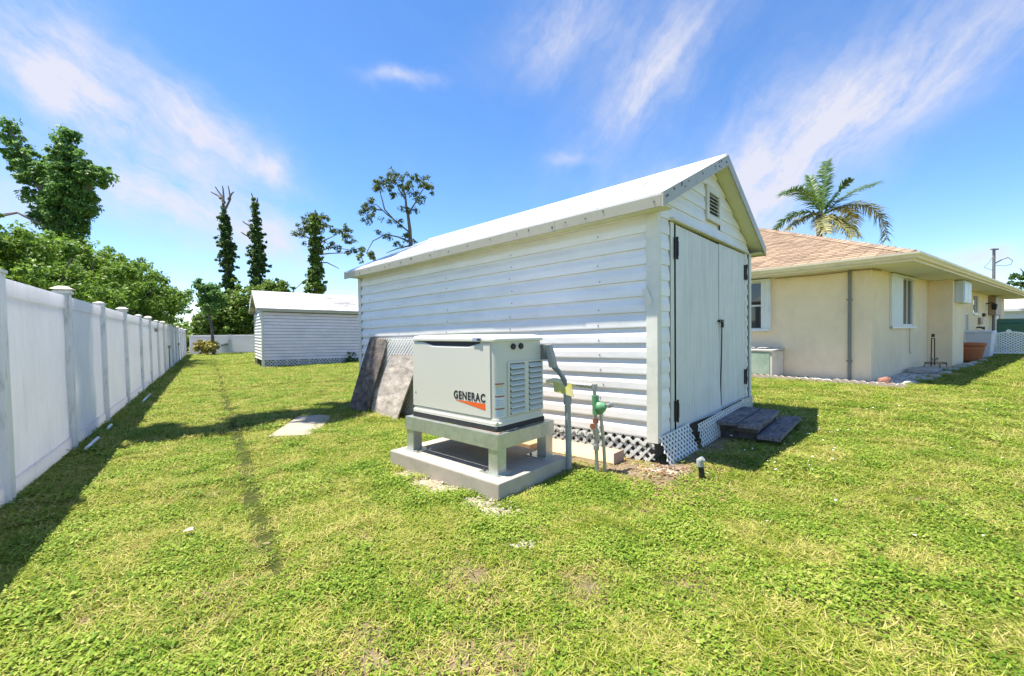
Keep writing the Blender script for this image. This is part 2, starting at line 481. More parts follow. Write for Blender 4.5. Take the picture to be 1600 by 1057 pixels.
def leafmat(name, c0, c1, transl=0.3, rough=0.5, spec=0.35, clump=0.6):
    m = bpy.data.materials.new(name)
    m.use_nodes = True
    nt = m.node_tree
    N, L = nt.nodes, nt.links
    b = N['Principled BSDF']
    b.inputs['Roughness'].default_value = rough
    b.inputs['Specular IOR Level'].default_value = spec
    ge = N.new('ShaderNodeNewGeometry')
    nz = N.new('ShaderNodeTexNoise'); nz.inputs['Scale'].default_value = clump; nz.inputs['Detail'].default_value = 3
    L.new(ge.outputs['Position'], nz.inputs['Vector'])
    ad = N.new('ShaderNodeMath'); ad.operation = 'ADD'
    mu = N.new('ShaderNodeMath'); mu.operation = 'MULTIPLY'; mu.inputs[1].default_value = 0.55
    L.new(ge.outputs['Random Per Island'], mu.inputs[0])
    L.new(nz.outputs[0], ad.inputs[0]); L.new(mu.outputs[0], ad.inputs[1])
    rp = N.new('ShaderNodeValToRGB')
    rp.color_ramp.elements[0].position = 0.45; rp.color_ramp.elements[1].position = 1.0
    rp.color_ramp.elements[0].color = tuple(c0) + (1,); rp.color_ramp.elements[1].color = tuple(c1) + (1,)
    L.new(ad.outputs[0], rp.inputs[0])
    L.new(rp.outputs[0], b.inputs['Base Color'])
    tr = N.new('ShaderNodeBsdfTranslucent'); L.new(rp.outputs[0], tr.inputs['Color'])
    ms = N.new('ShaderNodeMixShader'); ms.inputs[0].default_value = transl
    L.new(b.outputs[0], ms.inputs[1]); L.new(tr.outputs[0], ms.inputs[2])
    L.new(ms.outputs[0], N['Material Output'].inputs[0])
    return m


M['leaf_hedge'] = leafmat('hedge leaves', (0.06, 0.135, 0.018), (0.25, 0.38, 0.05), 0.45, clump=1.3)
M['leaf_vine'] = leafmat('vine leaves', (0.07, 0.17, 0.04), (0.24, 0.40, 0.10), 0.5)
M['leaf_snag'] = leafmat('snag vine leaves', (0.05, 0.105, 0.028), (0.14, 0.23, 0.06), 0.42)
M['leaf_pine'] = leafmat('pine tufts', (0.055, 0.09, 0.026), (0.15, 0.20, 0.06), 0.35)
M['leaf_bush'] = leafmat('far bush leaves', (0.08, 0.16, 0.022), (0.25, 0.35, 0.06), 0.45)
M['leaf_croton'] = leafmat('croton leaves', (0.22, 0.20, 0.03), (0.55, 0.48, 0.12), 0.3, clump=3)
M['leaf_palm'] = leafmat('palm leaflets', (0.05, 0.115, 0.03), (0.17, 0.27, 0.06), 0.35, 0.4, 0.5, 1.2)
M['leaf_palm_old'] = leafmat('old palm leaflets', (0.15, 0.16, 0.05), (0.40, 0.37, 0.14), 0.35, 0.5, 0.4, 1.2)
M['leaf_shade'] = leafmat('shade tree leaves', (0.04, 0.08, 0.02), (0.12, 0.18, 0.04), 0.3)
M['petal'] = mat('white petals', (0.78, 0.76, 0.72), 0.6)


def lawn_soil():
    m = bpy.data.materials.new('lawn thatch and earth')
    m.use_nodes = True
    nt = m.node_tree
    N, L = nt.nodes, nt.links
    b = N['Principled BSDF']
    b.inputs['Roughness'].default_value = 0.95
    b.inputs['Specular IOR Level'].default_value = 0.15
    ge = N.new('ShaderNodeNewGeometry')
    n1 = N.new('ShaderNodeTexNoise'); n1.inputs['Scale'].default_value = 0.9; n1.inputs['Detail'].default_value = 6
    n2 = N.new('ShaderNodeTexNoise'); n2.inputs['Scale'].default_value = 45; n2.inputs['Detail'].default_value = 4
    for n in (n1, n2):
        L.new(ge.outputs['Position'], n.inputs['Vector'])
    r1 = N.new('ShaderNodeValToRGB')
    e = r1.color_ramp.elements
    e[0].position = 0.35; e[0].color = (0.15, 0.17, 0.024, 1)
    e[1].position = 0.72; e[1].color = (0.24, 0.23, 0.085, 1)
    L.new(n1.outputs[0], r1.inputs[0])
    r2 = N.new('ShaderNodeValToRGB')
    r2.color_ramp.elements[0].color = (0.45, 0.42, 0.38, 1); r2.color_ramp.elements[0].position = 0.35
    r2.color_ramp.elements[1].color = (1.15, 1.15, 1.1, 1); r2.color_ramp.elements[1].position = 0.7
    L.new(n2.outputs[0], r2.inputs[0])
    mx = N.new('ShaderNodeMix'); mx.data_type = 'RGBA'; mx.blend_type = 'MULTIPLY'; mx.inputs[0].default_value = 1
    L.new(r1.outputs[0], mx.inputs[6]); L.new(r2.outputs[0], mx.inputs[7])
    L.new(mx.outputs[2], b.inputs['Base Color'])
    bp = N.new('ShaderNodeBump'); bp.inputs['Strength'].default_value = 0.9; bp.inputs['Distance'].default_value = 0.03
    L.new(n2.outputs[0], bp.inputs['Height']); L.new(bp.outputs[0], b.inputs['Normal'])
    return m


M['lawn'] = lawn_soil()
M['wire_shadow'] = mat('painted wire shadow strip', (0.05, 0.06, 0.014), 0.95, 0, 0.4, 12, 0.6, 60, 0.1)  # dark colour stands in for the shadow of an overhead wire
M['dirt'] = mat('brown dirt', (0.20, 0.145, 0.095), 0.95, 0, 0.35, 9, 0.6, 60, 0.1, (0.36, 0.29, 0.21), 0.6, (7, 7, 7))
M['sand'] = mat('pale limestone sand', (0.38, 0.32, 0.24), 0.95, 0, 0.2, 14, 0.6, 60, 0.1)
M['gravelbase'] = mat('gravel bed base', (0.34, 0.33, 0.32), 0.95, 0, 0.3, 25, 0.8, 50, 0.1)


def grassmat(name, c0, c1, dry, transl=0.35, drylo=0.55, dryhi=0.75):
    m = bpy.data.materials.new(name)
    m.use_nodes = True
    nt = m.node_tree
    N, L = nt.nodes, nt.links
    b = N['Principled BSDF']
    b.inputs['Roughness'].default_value = 0.62
    b.inputs['Specular IOR Level'].default_value = 0.22
    ge = N.new('ShaderNodeNewGeometry')
    oi = N.new('ShaderNodeObjectInfo')
    n1 = N.new('ShaderNodeTexNoise'); n1.inputs['Scale'].default_value = 2.4; n1.inputs['Detail'].default_value = 5
    n1.inputs['Roughness'].default_value = 0.7
    L.new(ge.outputs['Position'], n1.inputs['Vector'])
    ad = N.new('ShaderNodeMath'); ad.operation = 'ADD'
    mu = N.new('ShaderNodeMath'); mu.operation = 'MULTIPLY_ADD'; mu.inputs[1].default_value = 0.35; mu.inputs[2].default_value = -0.17
    L.new(oi.outputs['Random'], mu.inputs[0])
    L.new(n1.outputs[0], ad.inputs[0]); L.new(mu.outputs[0], ad.inputs[1])
    mu2 = N.new('ShaderNodeMath'); mu2.operation = 'MULTIPLY_ADD'; mu2.inputs[1].default_value = 0.52; mu2.inputs[2].default_value = -0.25
    L.new(ge.outputs['Random Per Island'], mu2.inputs[0])
    ad2 = N.new('ShaderNodeMath'); ad2.operation = 'ADD'
    L.new(ad.outputs[0], ad2.inputs[0]); L.new(mu2.outputs[0], ad2.inputs[1])
    rp = N.new('ShaderNodeValToRGB')
    e = rp.color_ramp.elements
    e[0].position = 0.25; e[0].color = tuple(c0) + (1,)
    e[1].position = drylo; e[1].color = tuple(c1) + (1,)
    x = e.new(dryhi); x.color = tuple(dry) + (1,)
    L.new(ad2.outputs[0], rp.inputs[0])
    L.new(rp.outputs[0], b.inputs['Base Color'])
    tr = N.new('ShaderNodeBsdfTranslucent'); L.new(rp.outputs[0], tr.inputs['Color'])
    ms = N.new('ShaderNodeMixShader'); ms.inputs[0].default_value = transl
    L.new(b.outputs[0], ms.inputs[1]); L.new(tr.outputs[0], ms.inputs[2])
    L.new(ms.outputs[0], N['Material Output'].inputs[0])
    return m


M['grass'] = grassmat('lawn grass', (0.12, 0.205, 0.013), (0.345, 0.405, 0.040), (0.55, 0.48, 0.17), drylo=0.53, dryhi=0.78)
M['clover'] = grassmat('lawn weeds', (0.11, 0.215, 0.015), (0.30, 0.40, 0.042), (0.46, 0.47, 0.13), drylo=0.6, dryhi=0.85)
M['straw'] = grassmat('dry straw', (0.28, 0.22, 0.09), (0.42, 0.34, 0.16), (0.38, 0.23, 0.12), 0.2)

# ------------------------------------------------------------------ frames of the place
SHED = Frame((1.304, 3.897, 0.0156), (-0.73595, 0.67674, -0.020), (0.67687, 0.73609, 0.004), (0, 0, 1))
GEN = Frame((-0.1065, 3.100, 0.1337), (-math.cos(R(41.5)), math.sin(R(41.5)), 0), (math.sin(R(41.5)), math.cos(R(41.5)), 0), (0, 0, 1))
HA = R(54.5)
HOUSE = Frame((7.679, 9.164, 0.092), (math.sin(HA), math.cos(HA), 0), (-math.cos(HA), math.sin(HA), 0), (0, 0, 1))
FAR = Frame((-9.877, 16.477, -0.112), (math.sin(R(54)), math.cos(R(54)), -0.018), (-math.cos(R(54)), math.sin(R(54)), 0), (0, 0, 1))


def inside(fr, x, y, a0, a1, b0, b1):
    dx, dy = x - fr.o.x, y - fr.o.y
    X, Y = fr.X, fr.Y
    det = X.x * Y.y - X.y * Y.x
    a = (dx * Y.y - dy * Y.x) / det
    b = (X.x * dy - X.y * dx) / det
    return a0 < a < a1 and b0 < b < b1


def pnoise(x, y, s, o=0.0):
    return mnoise.noise(Vector((x * s + o, y * s - o, o * 0.7)))


# fence line
FD = Vector((-math.sin(R(35.3)), math.cos(R(35.3)), 0))
FN = Vector((FD.y, -FD.x, 0))
FP0 = Vector((-4.979, 4.801, 0))


def fence_side(x, y):
    return (Vector((x, y, 0)) - FP0).dot(FN)


WIRE_SHADOW = [(-1.21, 2.21), (-1.41, 2.48), (-1.91, 3.15), (-3.07, 4.81), (-7.82, 11.47), (-17.81, 25.63)]  # course of an overhead wire's shadow, laid on the lawn as a dark strip


def wire_shadow_dist(x, y):
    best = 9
    for (x0, y0), (x1, y1) in zip(WIRE_SHADOW[:-1], WIRE_SHADOW[1:]):
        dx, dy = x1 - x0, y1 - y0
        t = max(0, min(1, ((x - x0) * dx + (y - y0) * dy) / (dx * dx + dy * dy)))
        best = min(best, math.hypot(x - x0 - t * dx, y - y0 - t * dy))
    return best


LIME = [(-0.95, 3.72, 0.16), (-0.74, 3.52, 0.20), (-0.54, 3.36, 0.17), (-0.28, 3.08, 0.16), (-0.14, 2.92, 0.17), (0.05, 2.46, 0.05),
        (1.20, 3.72, 0.16), (1.36, 3.66, 0.10), (2.10, 4.30, 0.14)]
BARE = [(-1.41, 2.11, 0.16), (-1.30, 1.85, 0.13), (-0.21, 2.15, 0.20), (-0.55, 1.62, 0.16), (-0.22, 1.60, 0.22), (-0.02, 1.66, 0.14), (0.84, 2.03, 0.10), (-0.62, 1.78, 0.12),
        (-1.5, 2.55, 0.10), (0.35, 2.05, 0.15), (-0.75, 1.45, 0.14), (-0.45, 1.35, 0.16), (-1.9, 1.9, 0.10), (1.6, 1.75, 0.09), (0.9, 2.9, 0.10), (-2.4, 3.4, 0.12), (2.9, 3.0, 0.10), (-0.9, 2.6, 0.10)]

# ------------------------------------------------------------------ ground
def build_ground():
    def axis(near, far):
        a = [0.0]
        while a[-1] < far:
            a.append(a[-1] + (0.16 if a[-1] < near else max(0.16, (a[-1] - near) * 0.25)))
        return a
    xs = sorted(set([-x for x in axis(9, 400)] + axis(9, 400)))
    ys = sorted(set([-y for y in axis(0.5, 200)] + axis(12, 600)))
    v, f = [], []
    for y in ys:
        for x in xs:
            z = gz(x)
            if abs(x) < 12 and -1 < y < 14:
                z += 0.012 * pnoise(x, y, 1.3) + 0.006 * pnoise(x, y, 4.0, 3)
            v.append((x, y, z - 0.012))
    n = len(xs)
    for j in range(len(ys) - 1):
        for i in range(n - 1):
            f.append((j * n + i, j * n + i + 1, (j + 1) * n + i + 1, (j + 1) * n + i))
    mb = MB()
    mb.v, mb.f, mb.sm = v, f, [True] * len(f)
    tag(mb.build('lawn', M['lawn']), kind='structure')


build_ground()


def patch(name, m, cx, cy, rx, ry, dz, rot=0, seed=0, n=28):
    mb = MB()
    vs = [(cx, cy, gz(cx) + dz + 0.006)]
    for k in range(n):
        t = 2 * math.pi * k / n
        r = 1 + 0.32 * mnoise.noise(Vector((math.cos(t) * 1.6, math.sin(t) * 1.6, seed)))
        x, y = rx * r * math.cos(t), ry * r * math.sin(t)
        X, Y = cx + x * math.cos(rot) - y * math.sin(rot), cy + x * math.sin(rot) + y * math.cos(rot)
        vs.append((X, Y, gz(X) + dz - 0.012))
    mb.add(vs, [(0, 1 + k, 1 + (k + 1) % n) for k in range(n)], True)
    return mb.build(name, m)


# ground strips: painted shadow of an overhead wire, dirt along the shed, gravel bed
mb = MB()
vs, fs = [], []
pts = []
for (x0, y0), (x1, y1) in zip(WIRE_SHADOW[:-1], WIRE_SHADOW[1:]):
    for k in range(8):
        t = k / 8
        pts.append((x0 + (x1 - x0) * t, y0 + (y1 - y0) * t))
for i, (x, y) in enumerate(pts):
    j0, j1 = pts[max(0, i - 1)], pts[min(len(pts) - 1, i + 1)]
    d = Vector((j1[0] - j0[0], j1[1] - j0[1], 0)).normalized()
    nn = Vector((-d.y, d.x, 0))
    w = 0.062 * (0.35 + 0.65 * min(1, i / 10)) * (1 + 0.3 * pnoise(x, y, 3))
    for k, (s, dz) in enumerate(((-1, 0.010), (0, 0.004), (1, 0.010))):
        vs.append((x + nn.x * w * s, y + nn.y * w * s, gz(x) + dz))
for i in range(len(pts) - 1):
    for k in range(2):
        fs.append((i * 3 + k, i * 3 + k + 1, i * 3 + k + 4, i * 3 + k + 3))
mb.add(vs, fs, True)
tag(mb.build('painted_wire_shadow', M['wire_shadow']), kind='structure')  # wire shadow put into the strip's colour, no wire is built
dirt = patch('dirt_strip', M['dirt'], *SHED.w((0.45, -0.30, 0)).xy, 0.95, 0.40, 0.018, math.atan2(0.677, -0.736), 4)
tag(dirt, kind='structure')
dirt2 = patch('dirt_patch', M['dirt'], *SHED.w((-0.18, 0.75, 0)).xy, 0.42, 1.05, 0.018, math.atan2(0.677, -0.736), 9)
tag(dirt2, kind='structure')


def scatter(name, m, spots, size, squash=0.6, dz=0.0, label=None):
    """many small irregular stones or chips as one mass"""
    V, F = [], []
    base = [(1, 0, 0), (0, 1, 0), (-1, 0, 0), (0, -1, 0), (0, 0, 1), (0, 0, -1)]
    faces = [(0, 1, 4), (1, 2, 4), (2, 3, 4), (3, 0, 4), (1, 0, 5), (2, 1, 5), (3, 2, 5), (0, 3, 5)]
    for (x, y, z) in spots:
        s = size * random.uniform(0.45, 1.25)
        q = Matrix.Rotation(random.uniform(0, 6.28), 3, 'Z') @ Matrix.Rotation(random.uniform(-0.5, 0.5), 3, 'X')
        n = len(V)
        for b in base:
            p = q @ Vector((b[0] * s * random.uniform(0.6, 1.2), b[1] * s * random.uniform(0.5, 1.1), b[2] * s * squash))
            V.append((x + p.x, y + p.y, z + p.z + dz))
        F += [tuple(i + n for i in f) for f in faces]
    mb = MB()
    mb.v, mb.f, mb.sm = V, F, [False] * len(F)
    o = mb.build(name, m)
    tag(o, label, None, None, 'stuff')
    return o


sp = []
for i, (x, y, r) in enumerate(LIME):
    tag(patch('limestone_patch', M['sand'], x, y, r * 1.05, r * 0.6, 0.014, -0.8, i * 3.3), kind='structure')
    for k in range(int(620 * r)):
        a, d = random.uniform(0, 6.28), r * 1.5 * random.random() ** 0.7
        X, Y = x + d * math.cos(a), y + 0.75 * d * math.sin(a)
        sp.append((X, Y, gz(X) + 0.012))
scatter('limestone_chips', M['lime'], sp, 0.014, 0.6, 0, 'pale limestone chips spilled beside the concrete pad')
sp = []
for k in range(1500):
    a, b = random.uniform(-0.75, 1.6), random.uniform(-0.75, -0.02)
    if random.random() < 0.4:
        a, b = random.uniform(-0.6, -0.02), random.uniform(-0.3, 1.7)
    p = SHED.w((a, b, 0))
    if inside(GEN, p.x, p.y, -0.02, 1.43, -0.02, 0.91):
        continue
    sp.append((p.x, p.y, gz(p.x) + 0.018))
scatter('mulch_chips', M['mulch'], sp, 0.018, 0.35, 0, 'brown leaf litter and chips along the foot of the shed')
for i, (x, y, r) in enumerate(BARE):
    tag(patch('bare_patch', M['dirt'], x, y, r * 1.1, r * 0.8, 0.004, i * 0.9, i * 2.1), kind='structure')

# ------------------------------------------------------------------ lattice helper
def lattice(fn, w, h, pitch, sw, th=0.006, sub=1, fr=None):
    """crossed diagonal strips clipped to w x h, mapped through fn(s,t,d)"""
    mb = MB(fr)
    for layer, sg in ((0, 1), (1, -1)):
        d0, d1 = (0.0, th) if layer == 0 else (th + 0.0005, 2 * th)
        k = -h - pitch if sg == 1 else 0.0
        end = w + pitch if sg == 1 else w + h + pitch
        while k < end:
            # strip centreline: s = k + sg*t ; clip t
            if sg == 1:
                t0, t1 = max(0, -k), min(h, w - k)
            else:
                t0, t1 = max(0, k - w), min(h, k)
            k += pitch
            kk = k - pitch
            if t1 - t0 < 0.01:
                continue
            n = max(1, int((t1 - t0) / 0.12)) if sub > 1 else 1
            hw = sw * 0.7071
            rings = []
            for i in range(n + 1):
                t = t0 + (t1 - t0) * i / n
                s = kk + sg * t
                sl, sr = max(0, min(w, s - hw)), max(0, min(w, s + hw))
                rings.append([fn(sl, t, d0), fn(sr, t, d0), fn(sr, t, d1), fn(sl, t, d1)])
            mb.loft(rings)
    return mb


# ------------------------------------------------------------------ main shed
BP = [(0.004, 0.0), (0.026, 0.001), (0.027, 0.012), (0.026, 0.066), (0.021, 0.082), (0.012, 0.104), (0.005, 0.126), (0.002, 0.1450)]
ROW = 0.1454
TAN = 0.46
EAVE_B, RIDGE_B, WID, LEN = -0.22, 1.55, 3.10, 5.36


def roof_under(b):
    b = min(b, 2 * RIDGE_B - b)
    return 2.285 + TAN * (b - EAVE_B)


def board(root, axis, a0, a1, c, h=ROW, top_cut=None, mtl=None, off=0.0):
    """one siding board; axis 'side' runs along a on b=0, axis 'gable' runs along b on a=0"""
    n = max(1, int((a1 - a0) / 0.30))
    mb = MB(SHED)
    rings = []
    ph = random.uniform(0, 50)
    for i in range(n + 1):
        r = []
        for (o, z) in BP:
            if z > h + 1e-6:
                z = h
            lo, hi = a0, a1
            if top_cut:
                lo, hi = top_cut(c + z)
                lo, hi = max(lo, a0), min(hi, a1)
            s = lo + (hi - lo) * i / n
            wob = 0.0022 * mnoise.noise(Vector((s * 1.7, z * 9 + ph, ph))) if axis == 'side' else 0.001 * mnoise.noise(Vector((s * 2, z * 9 + ph, ph)))
            oo = (o if axis == 'side' else 0.5 * o) + off + wob
            zz = c + z + (0.002 * mnoise.noise(Vector((s * 0.9, ph, 3))) if axis == 'side' else 0)
            r.append((s, -oo, zz) if axis == 'side' else (-oo, s, zz))
        rings.append(r)
    mb.loft(rings, closed=False, caps=False, smooth=False)
    return mb.build('siding_board', mtl or M['siding'], root)


def build_shed():
    root = thing('garden_shed', 'large white metal sided shed with gabled roof and ribbed double doors', 'shed', SHED.o)
    # inner core: dark sheathing behind the boards, walls on the sides not seen
    mb = MB(SHED)
    mb.box(0.012, LEN - 0.012, 0.012, WID - 0.012, 0.235, 2.29)
    mb.build('inner_wall', M['dark'], root)
    for a in (0.012, LEN - 0.012):
        mb = MB(SHED)
        mb.add([(a, 0.02, 2.292), (a, WID - 0.02, 2.292), (a, RIDGE_B, roof_under(RIDGE_B) - 0.02)], [(0, 1, 2)])
        mb.build('gable_backing', M['siding'], root)
    mb = MB(SHED)
    mb.box(LEN - 0.011, LEN, 0.0, WID, 0.24, 2.288)
    mb.build('rear_wall', M['siding'], root)
    mb = MB(SHED)
    mb.box(0.02, LEN - 0.012, WID - 0.011, WID, 0.24, 2.288)
    mb.build('rear_wall', M['siding'], root)
    # side boards (long wall)
    for k in range(14):
        c = 0.238 + k * ROW
        board(root, 'side', 0.064, LEN - 0.05, c)
    board(root, 'side', 0.064, LEN - 0.05, 0.238 + 14 * ROW, 2.288 - (0.238 + 14 * ROW))
    # screws in the long wall
    mb = MB(SHED)
    for k in range(14):
        c = 0.238 + k * ROW + 0.035
        for a in (0.55, 1.75, 2.95, 4.15, 5.0):
            if random.random() < 0.8:
                aa, cc = a + random.uniform(-0.03, 0.03), c + random.uniform(-0.008, 0.01)
                mb.box(aa - 0.005, aa + 0.005, -0.032, -0.024, cc - 0.005, cc + 0.005)
    tag(mb.build('screws', M['screw'], root), kind='stuff')
    # rust spotted nail heads along eave fascia and front rake
    mb = MB(SHED)
    a = -0.10
    while a < LEN:
        z = 2.315 + random.uniform(-0.02, 0.03)
        q = random.uniform(0.004, 0.009)
        mb.box(a - q, a + q, EAVE_B - 0.0265, EAVE_B - 0.0150, z - q, z + q * random.uniform(0.6, 2.0))
        a += random.uniform(0.12, 0.5)
    for k in range(16):
        b = random.uniform(EAVE_B + 0.02, RIDGE_B - 0.05)
        z = 2.385 + TAN * (b - EAVE_B) - random.uniform(0.015, 0.09)
        q = random.uniform(0.004, 0.010)
        mb.box(-0.1835, -0.176, b - q * 1.6, b + q * 1.6, z - q, z + q)
    tag(mb.build('rusty_nails', M['screw'], root), kind='stuff')
    # gable boards
    k = 0
    while True:
        c = 0.238 + k * ROW
        k += 1
        if c > roof_under(RIDGE_B) - 0.08:
            break

        def cut(z):
            if z <= 2.30:
                return (0.055, WID - 0.05)
            d = (z + 0.02 - 2.285) / TAN + EAVE_B
            return (max(0.055, d), min(WID - 0.05, 2 * RIDGE_B - d))
        top = min(ROW, roof_under(RIDGE_B) - 0.03 - c)
        if c + 0.5 * ROW < 2.262:
            h = min(ROW, 2.30 - c)
            board(root, 'gable', 0.055, 0.292, c, ROW)
            board(root, 'gable', 2.950, WID - 0.066, c, ROW)
        elif 2.49 - ROW * 0.6 < c < 2.80:
            board(root, 'gable', 0.0, 1.292, c, top, cut)
            board(root, 'gable', 1.808, WID, c, top, cut)
        else:
            board(root, 'gable', 0.0, WID, c, top, cut)
    # corner trims
    def trim(a, b, sa, sb, w1, w2):
        mb = MB(SHED)
        rings = []
        for i in range(13):
            z = 0.20 + (2.285 - 0.20) * i / 12
            j = 0.004 * mnoise.noise(Vector((z * 5, a * 7, b)))
            rings.append([(a + sa * w1, b + sb * (0.034 + j), z), (a - sa * 0.034, b + sb * (0.034 + j), z), (a - sa * (0.034 + j), b - sb * w2, z), (a - sa * 0.02, b - sb * w2, z), (a - sa * 0.02, b + sb * 0.02, z), (a + sa * w1, b + sb * 0.02, z)])
        mb.loft(rings)
        return mb.build('corner_trim', M['trim'], root)
    trim(0, 0, 1, -1, 0.072, 0.055)
    trim(LEN, 0, -1, -1, 0.05, 0.05)
    trim(0, WID, 1, 1, 0.05, 0.05)
    trim(LEN, WID, -1, 1, 0.05, 0.05)
    # torn flap of the near corner trim
    mb = MB(SHED)
    mb.loft([[(0.085, -0.036, 1.42), (0.02, -0.037, 1.42)], [(0.075, -0.052, 1.52), (0.01, -0.04, 1.50)], [(0.10, -0.060, 1.60), (0.06, -0.045, 1.62)]], closed=False, caps=False)
    mb.build('torn_flap', M['trim'], root)
    # roof sheets
    A0, A1 = -0.16, LEN + 0.10
    for sgn in (0, 1):
        def rb(b):
            return b if sgn == 0 else 2 * RIDGE_B - b
        mb = MB(SHED)
        n = 9
        for i in range(n):
            a0, a1 = A0 + (A1 - A0) * i / n, A0 + (A1 - A0) * (i + 1) / n
            ze, zr = 2.385, 2.385 + TAN * (RIDGE_B - EAVE_B)
            mb.hexa([(a0, rb(EAVE_B - 0.012), ze - 0.022), (a1, rb(EAVE_B - 0.012), ze - 0.022), (a1, rb(RIDGE_B), zr - 0.016), (a0, rb(RIDGE_B), zr - 0.016),
                     (a0, rb(EAVE_B - 0.012), ze - 0.002), (a1, rb(EAVE_B - 0.012), ze - 0.002), (a1, rb(RIDGE_B), zr + 0.004), (a0, rb(RIDGE_B), zr + 0.004)])
            if i:
                mb.hexa([(a0 - 0.012, rb(EAVE_B - 0.010), ze), (a0 + 0.012, rb(EAVE_B - 0.010), ze), (a0 + 0.012, rb(RIDGE_B), zr + 0.006), (a0 - 0.012, rb(RIDGE_B), zr + 0.006),
                         (a0 - 0.008, rb(EAVE_B - 0.010), ze + 0.012), (a0 + 0.008, rb(EAVE_B - 0.010), ze + 0.012), (a0 + 0.008, rb(RIDGE_B), zr + 0.018), (a0 - 0.008, rb(RIDGE_B), zr + 0.018)])
        mb.build('roof_sheet', M['roofmetal'], root)
        # eave fascia in overlapping lengths
        segs = [A0, 0.95, 2.25, 3.7, A1]
        for i in range(4):
            mb = MB(SHED)
            o = 0.002 * (i % 2)
            j0, j1 = random.uniform(-0.004, 0.004), random.uniform(-0.004, 0.004)
            x0, x1 = segs[i], segs[i + 1] + (0.03 if i < 3 else 0)
            mb.hexa([(x0, rb(EAVE_B - 0.016 - o), 2.266 + j0), (x1, rb(EAVE_B - 0.016 - o), 2.266 + j1), (x1, rb(EAVE_B + 0.004), 2.266 + j1), (x0, rb(EAVE_B + 0.004), 2.266 + j0),
                     (x0, rb(EAVE_B - 0.022 - o), 2.362), (x1, rb(EAVE_B - 0.022 - o), 2.362), (x1, rb(EAVE_B + 0.004), 2.362), (x0, rb(EAVE_B + 0.004), 2.362)])
            mb.build('eave_fascia', M['fascia'], root)
        mb = MB(SHED)
        b0, b1 = sorted((rb(EAVE_B + 0.006), rb(-0.002)))
        mb.box(A0 + 0.003, A1 - 0.003, b0, b1, 2.286, 2.298)
        mb.build('eave_soffit', M['soffit'], root)
        # rake boards front and rear, with underside soffit
        for end, (e0, e1) in (('front', (A0 - 0.02, A0 - 0.003)), ('rear', (A1 + 0.003, A1 + 0.02))):
            mb = MB(SHED)
            bs = [EAVE_B - 0.02, 0.55, RIDGE_B]
            for i in range(2):
                p, q = bs[i], bs[i + 1] - (0.003 if i == 0 else 0)
                zz = lambda b: 2.385 + TAN * (b - EAVE_B)
                mb.hexa([(e0, rb(p), zz(p) - 0.115), (e1, rb(p), zz(p) - 0.115), (e1, rb(q), zz(q) - 0.115), (e0, rb(q), zz(q) - 0.115),
                         (e0, rb(p), zz(p) + 0.006), (e1, rb(p), zz(p) + 0.006), (e1, rb(q), zz(q) + 0.006), (e0, rb(q), zz(q) + 0.006)])
            mb.build('rake_board', M['fascia'], root)
        p, q = EAVE_B + 0.006, RIDGE_B
        for (x0, x1) in ((A0 - 0.002, -0.002), (LEN + 0.002, A1 + 0.002)):
            zz = lambda b: 2.385 + TAN * (b - EAVE_B) - 0.105
            mb = MB(SHED)
            mb.hexa([(x0, rb(p), zz(p)), (x1, rb(p), zz(p)), (x1, rb(q), zz(q)), (x0, rb(q), zz(q)), (x0, rb(p), zz(p) + 0.012), (x1, rb(p), zz(p) + 0.012), (x1, rb(q), zz(q) + 0.012), (x0, rb(q), zz(q) + 0.012)])
            mb.build('rake_soffit', M['soffit'], root)
    mb = MB(SHED)
    mb.tube([(A0, RIDGE_B, 2.385 + TAN * 1.77 + 0.0), (A1, RIDGE_B, 2.385 + TAN * 1.77 + 0.0)], 0.022, 8)
    mb.build('ridge_cap', M['roofmetal'], root)
    # door frame
    mb = MB(SHED)
    mb.box(-0.014, 0.010, 0.316, 0.396, 0.225, 2.262)
    mb.box(-0.014, 0.010, 2.870, 2.930, 0.225, 2.262)
    mb.hexa([(-0.055, 0.30, 2.272), (0.01, 0.30, 2.272), (0.01, 2.945, 2.272), (-0.055, 2.945, 2.272), (-0.050, 0.30, 2.300), (0.01, 0.30, 2.300), (0.01, 2.945, 2.300), (-0.050, 2.945, 2.300)])
    mb.build('door_frame', M['trim'], root)
    # two ribbed leaves
    for (b0, b1, nm, bow) in ((0.442, 1.728, 'left', 0.030), (1.754, 2.852, 'right', 0.012)):
        mb = MB(SHED)
        nr = int((b1 - b0) / 0.0165)
        rings = []
        for zi in range(9):
            t = zi / 8
            ring = []
            for i in range(nr + 1):
                b = b0 + (b1 - b0) * i / nr
                rib = 0.004 if i % 4 in (1, 2) else 0.0
                sgm = (b - b0) / (b1 - b0)
                inner = sgm if nm == 'left' else 1 - sgm
                w = bow * (inner ** 2) * max(0, (0.55 - t) / 0.55) ** 1.6
                zt = (0.243 - 0.018 * inner * (1 if nm == 'left' else 0.2)) + t * (2.246 - 0.236)
                ring.append((-0.012 - rib - w, b, zt + 0.004 * math.sin(i * 1.57) * (1 if zi == 8 else 0)))
            rings.append(ring)
        mb.loft(rings, closed=False, caps=False)
        d = mb.build('door', M['door'], root)
        hz = (0.43, 2.02) if nm == 'left' else (0.55, 2.00)
        hb = 0.418 if nm == 'left' else 2.862
        for z in hz:
            mb = MB(SHED)
            mb.box(-0.034, -0.015, hb - 0.034, hb + 0.006, z - 0.10, z + 0.10)
            mb.tube([(-0.036, hb + 0.008, z - 0.11), (-0.036, hb + 0.008, z + 0.11)], 0.010, 8)
            mb.box(-0.036, -0.024, hb + 0.006, hb + 0.045, z - 0.07, z + 0.07)
            mb.build('hinge', M['black'], d)
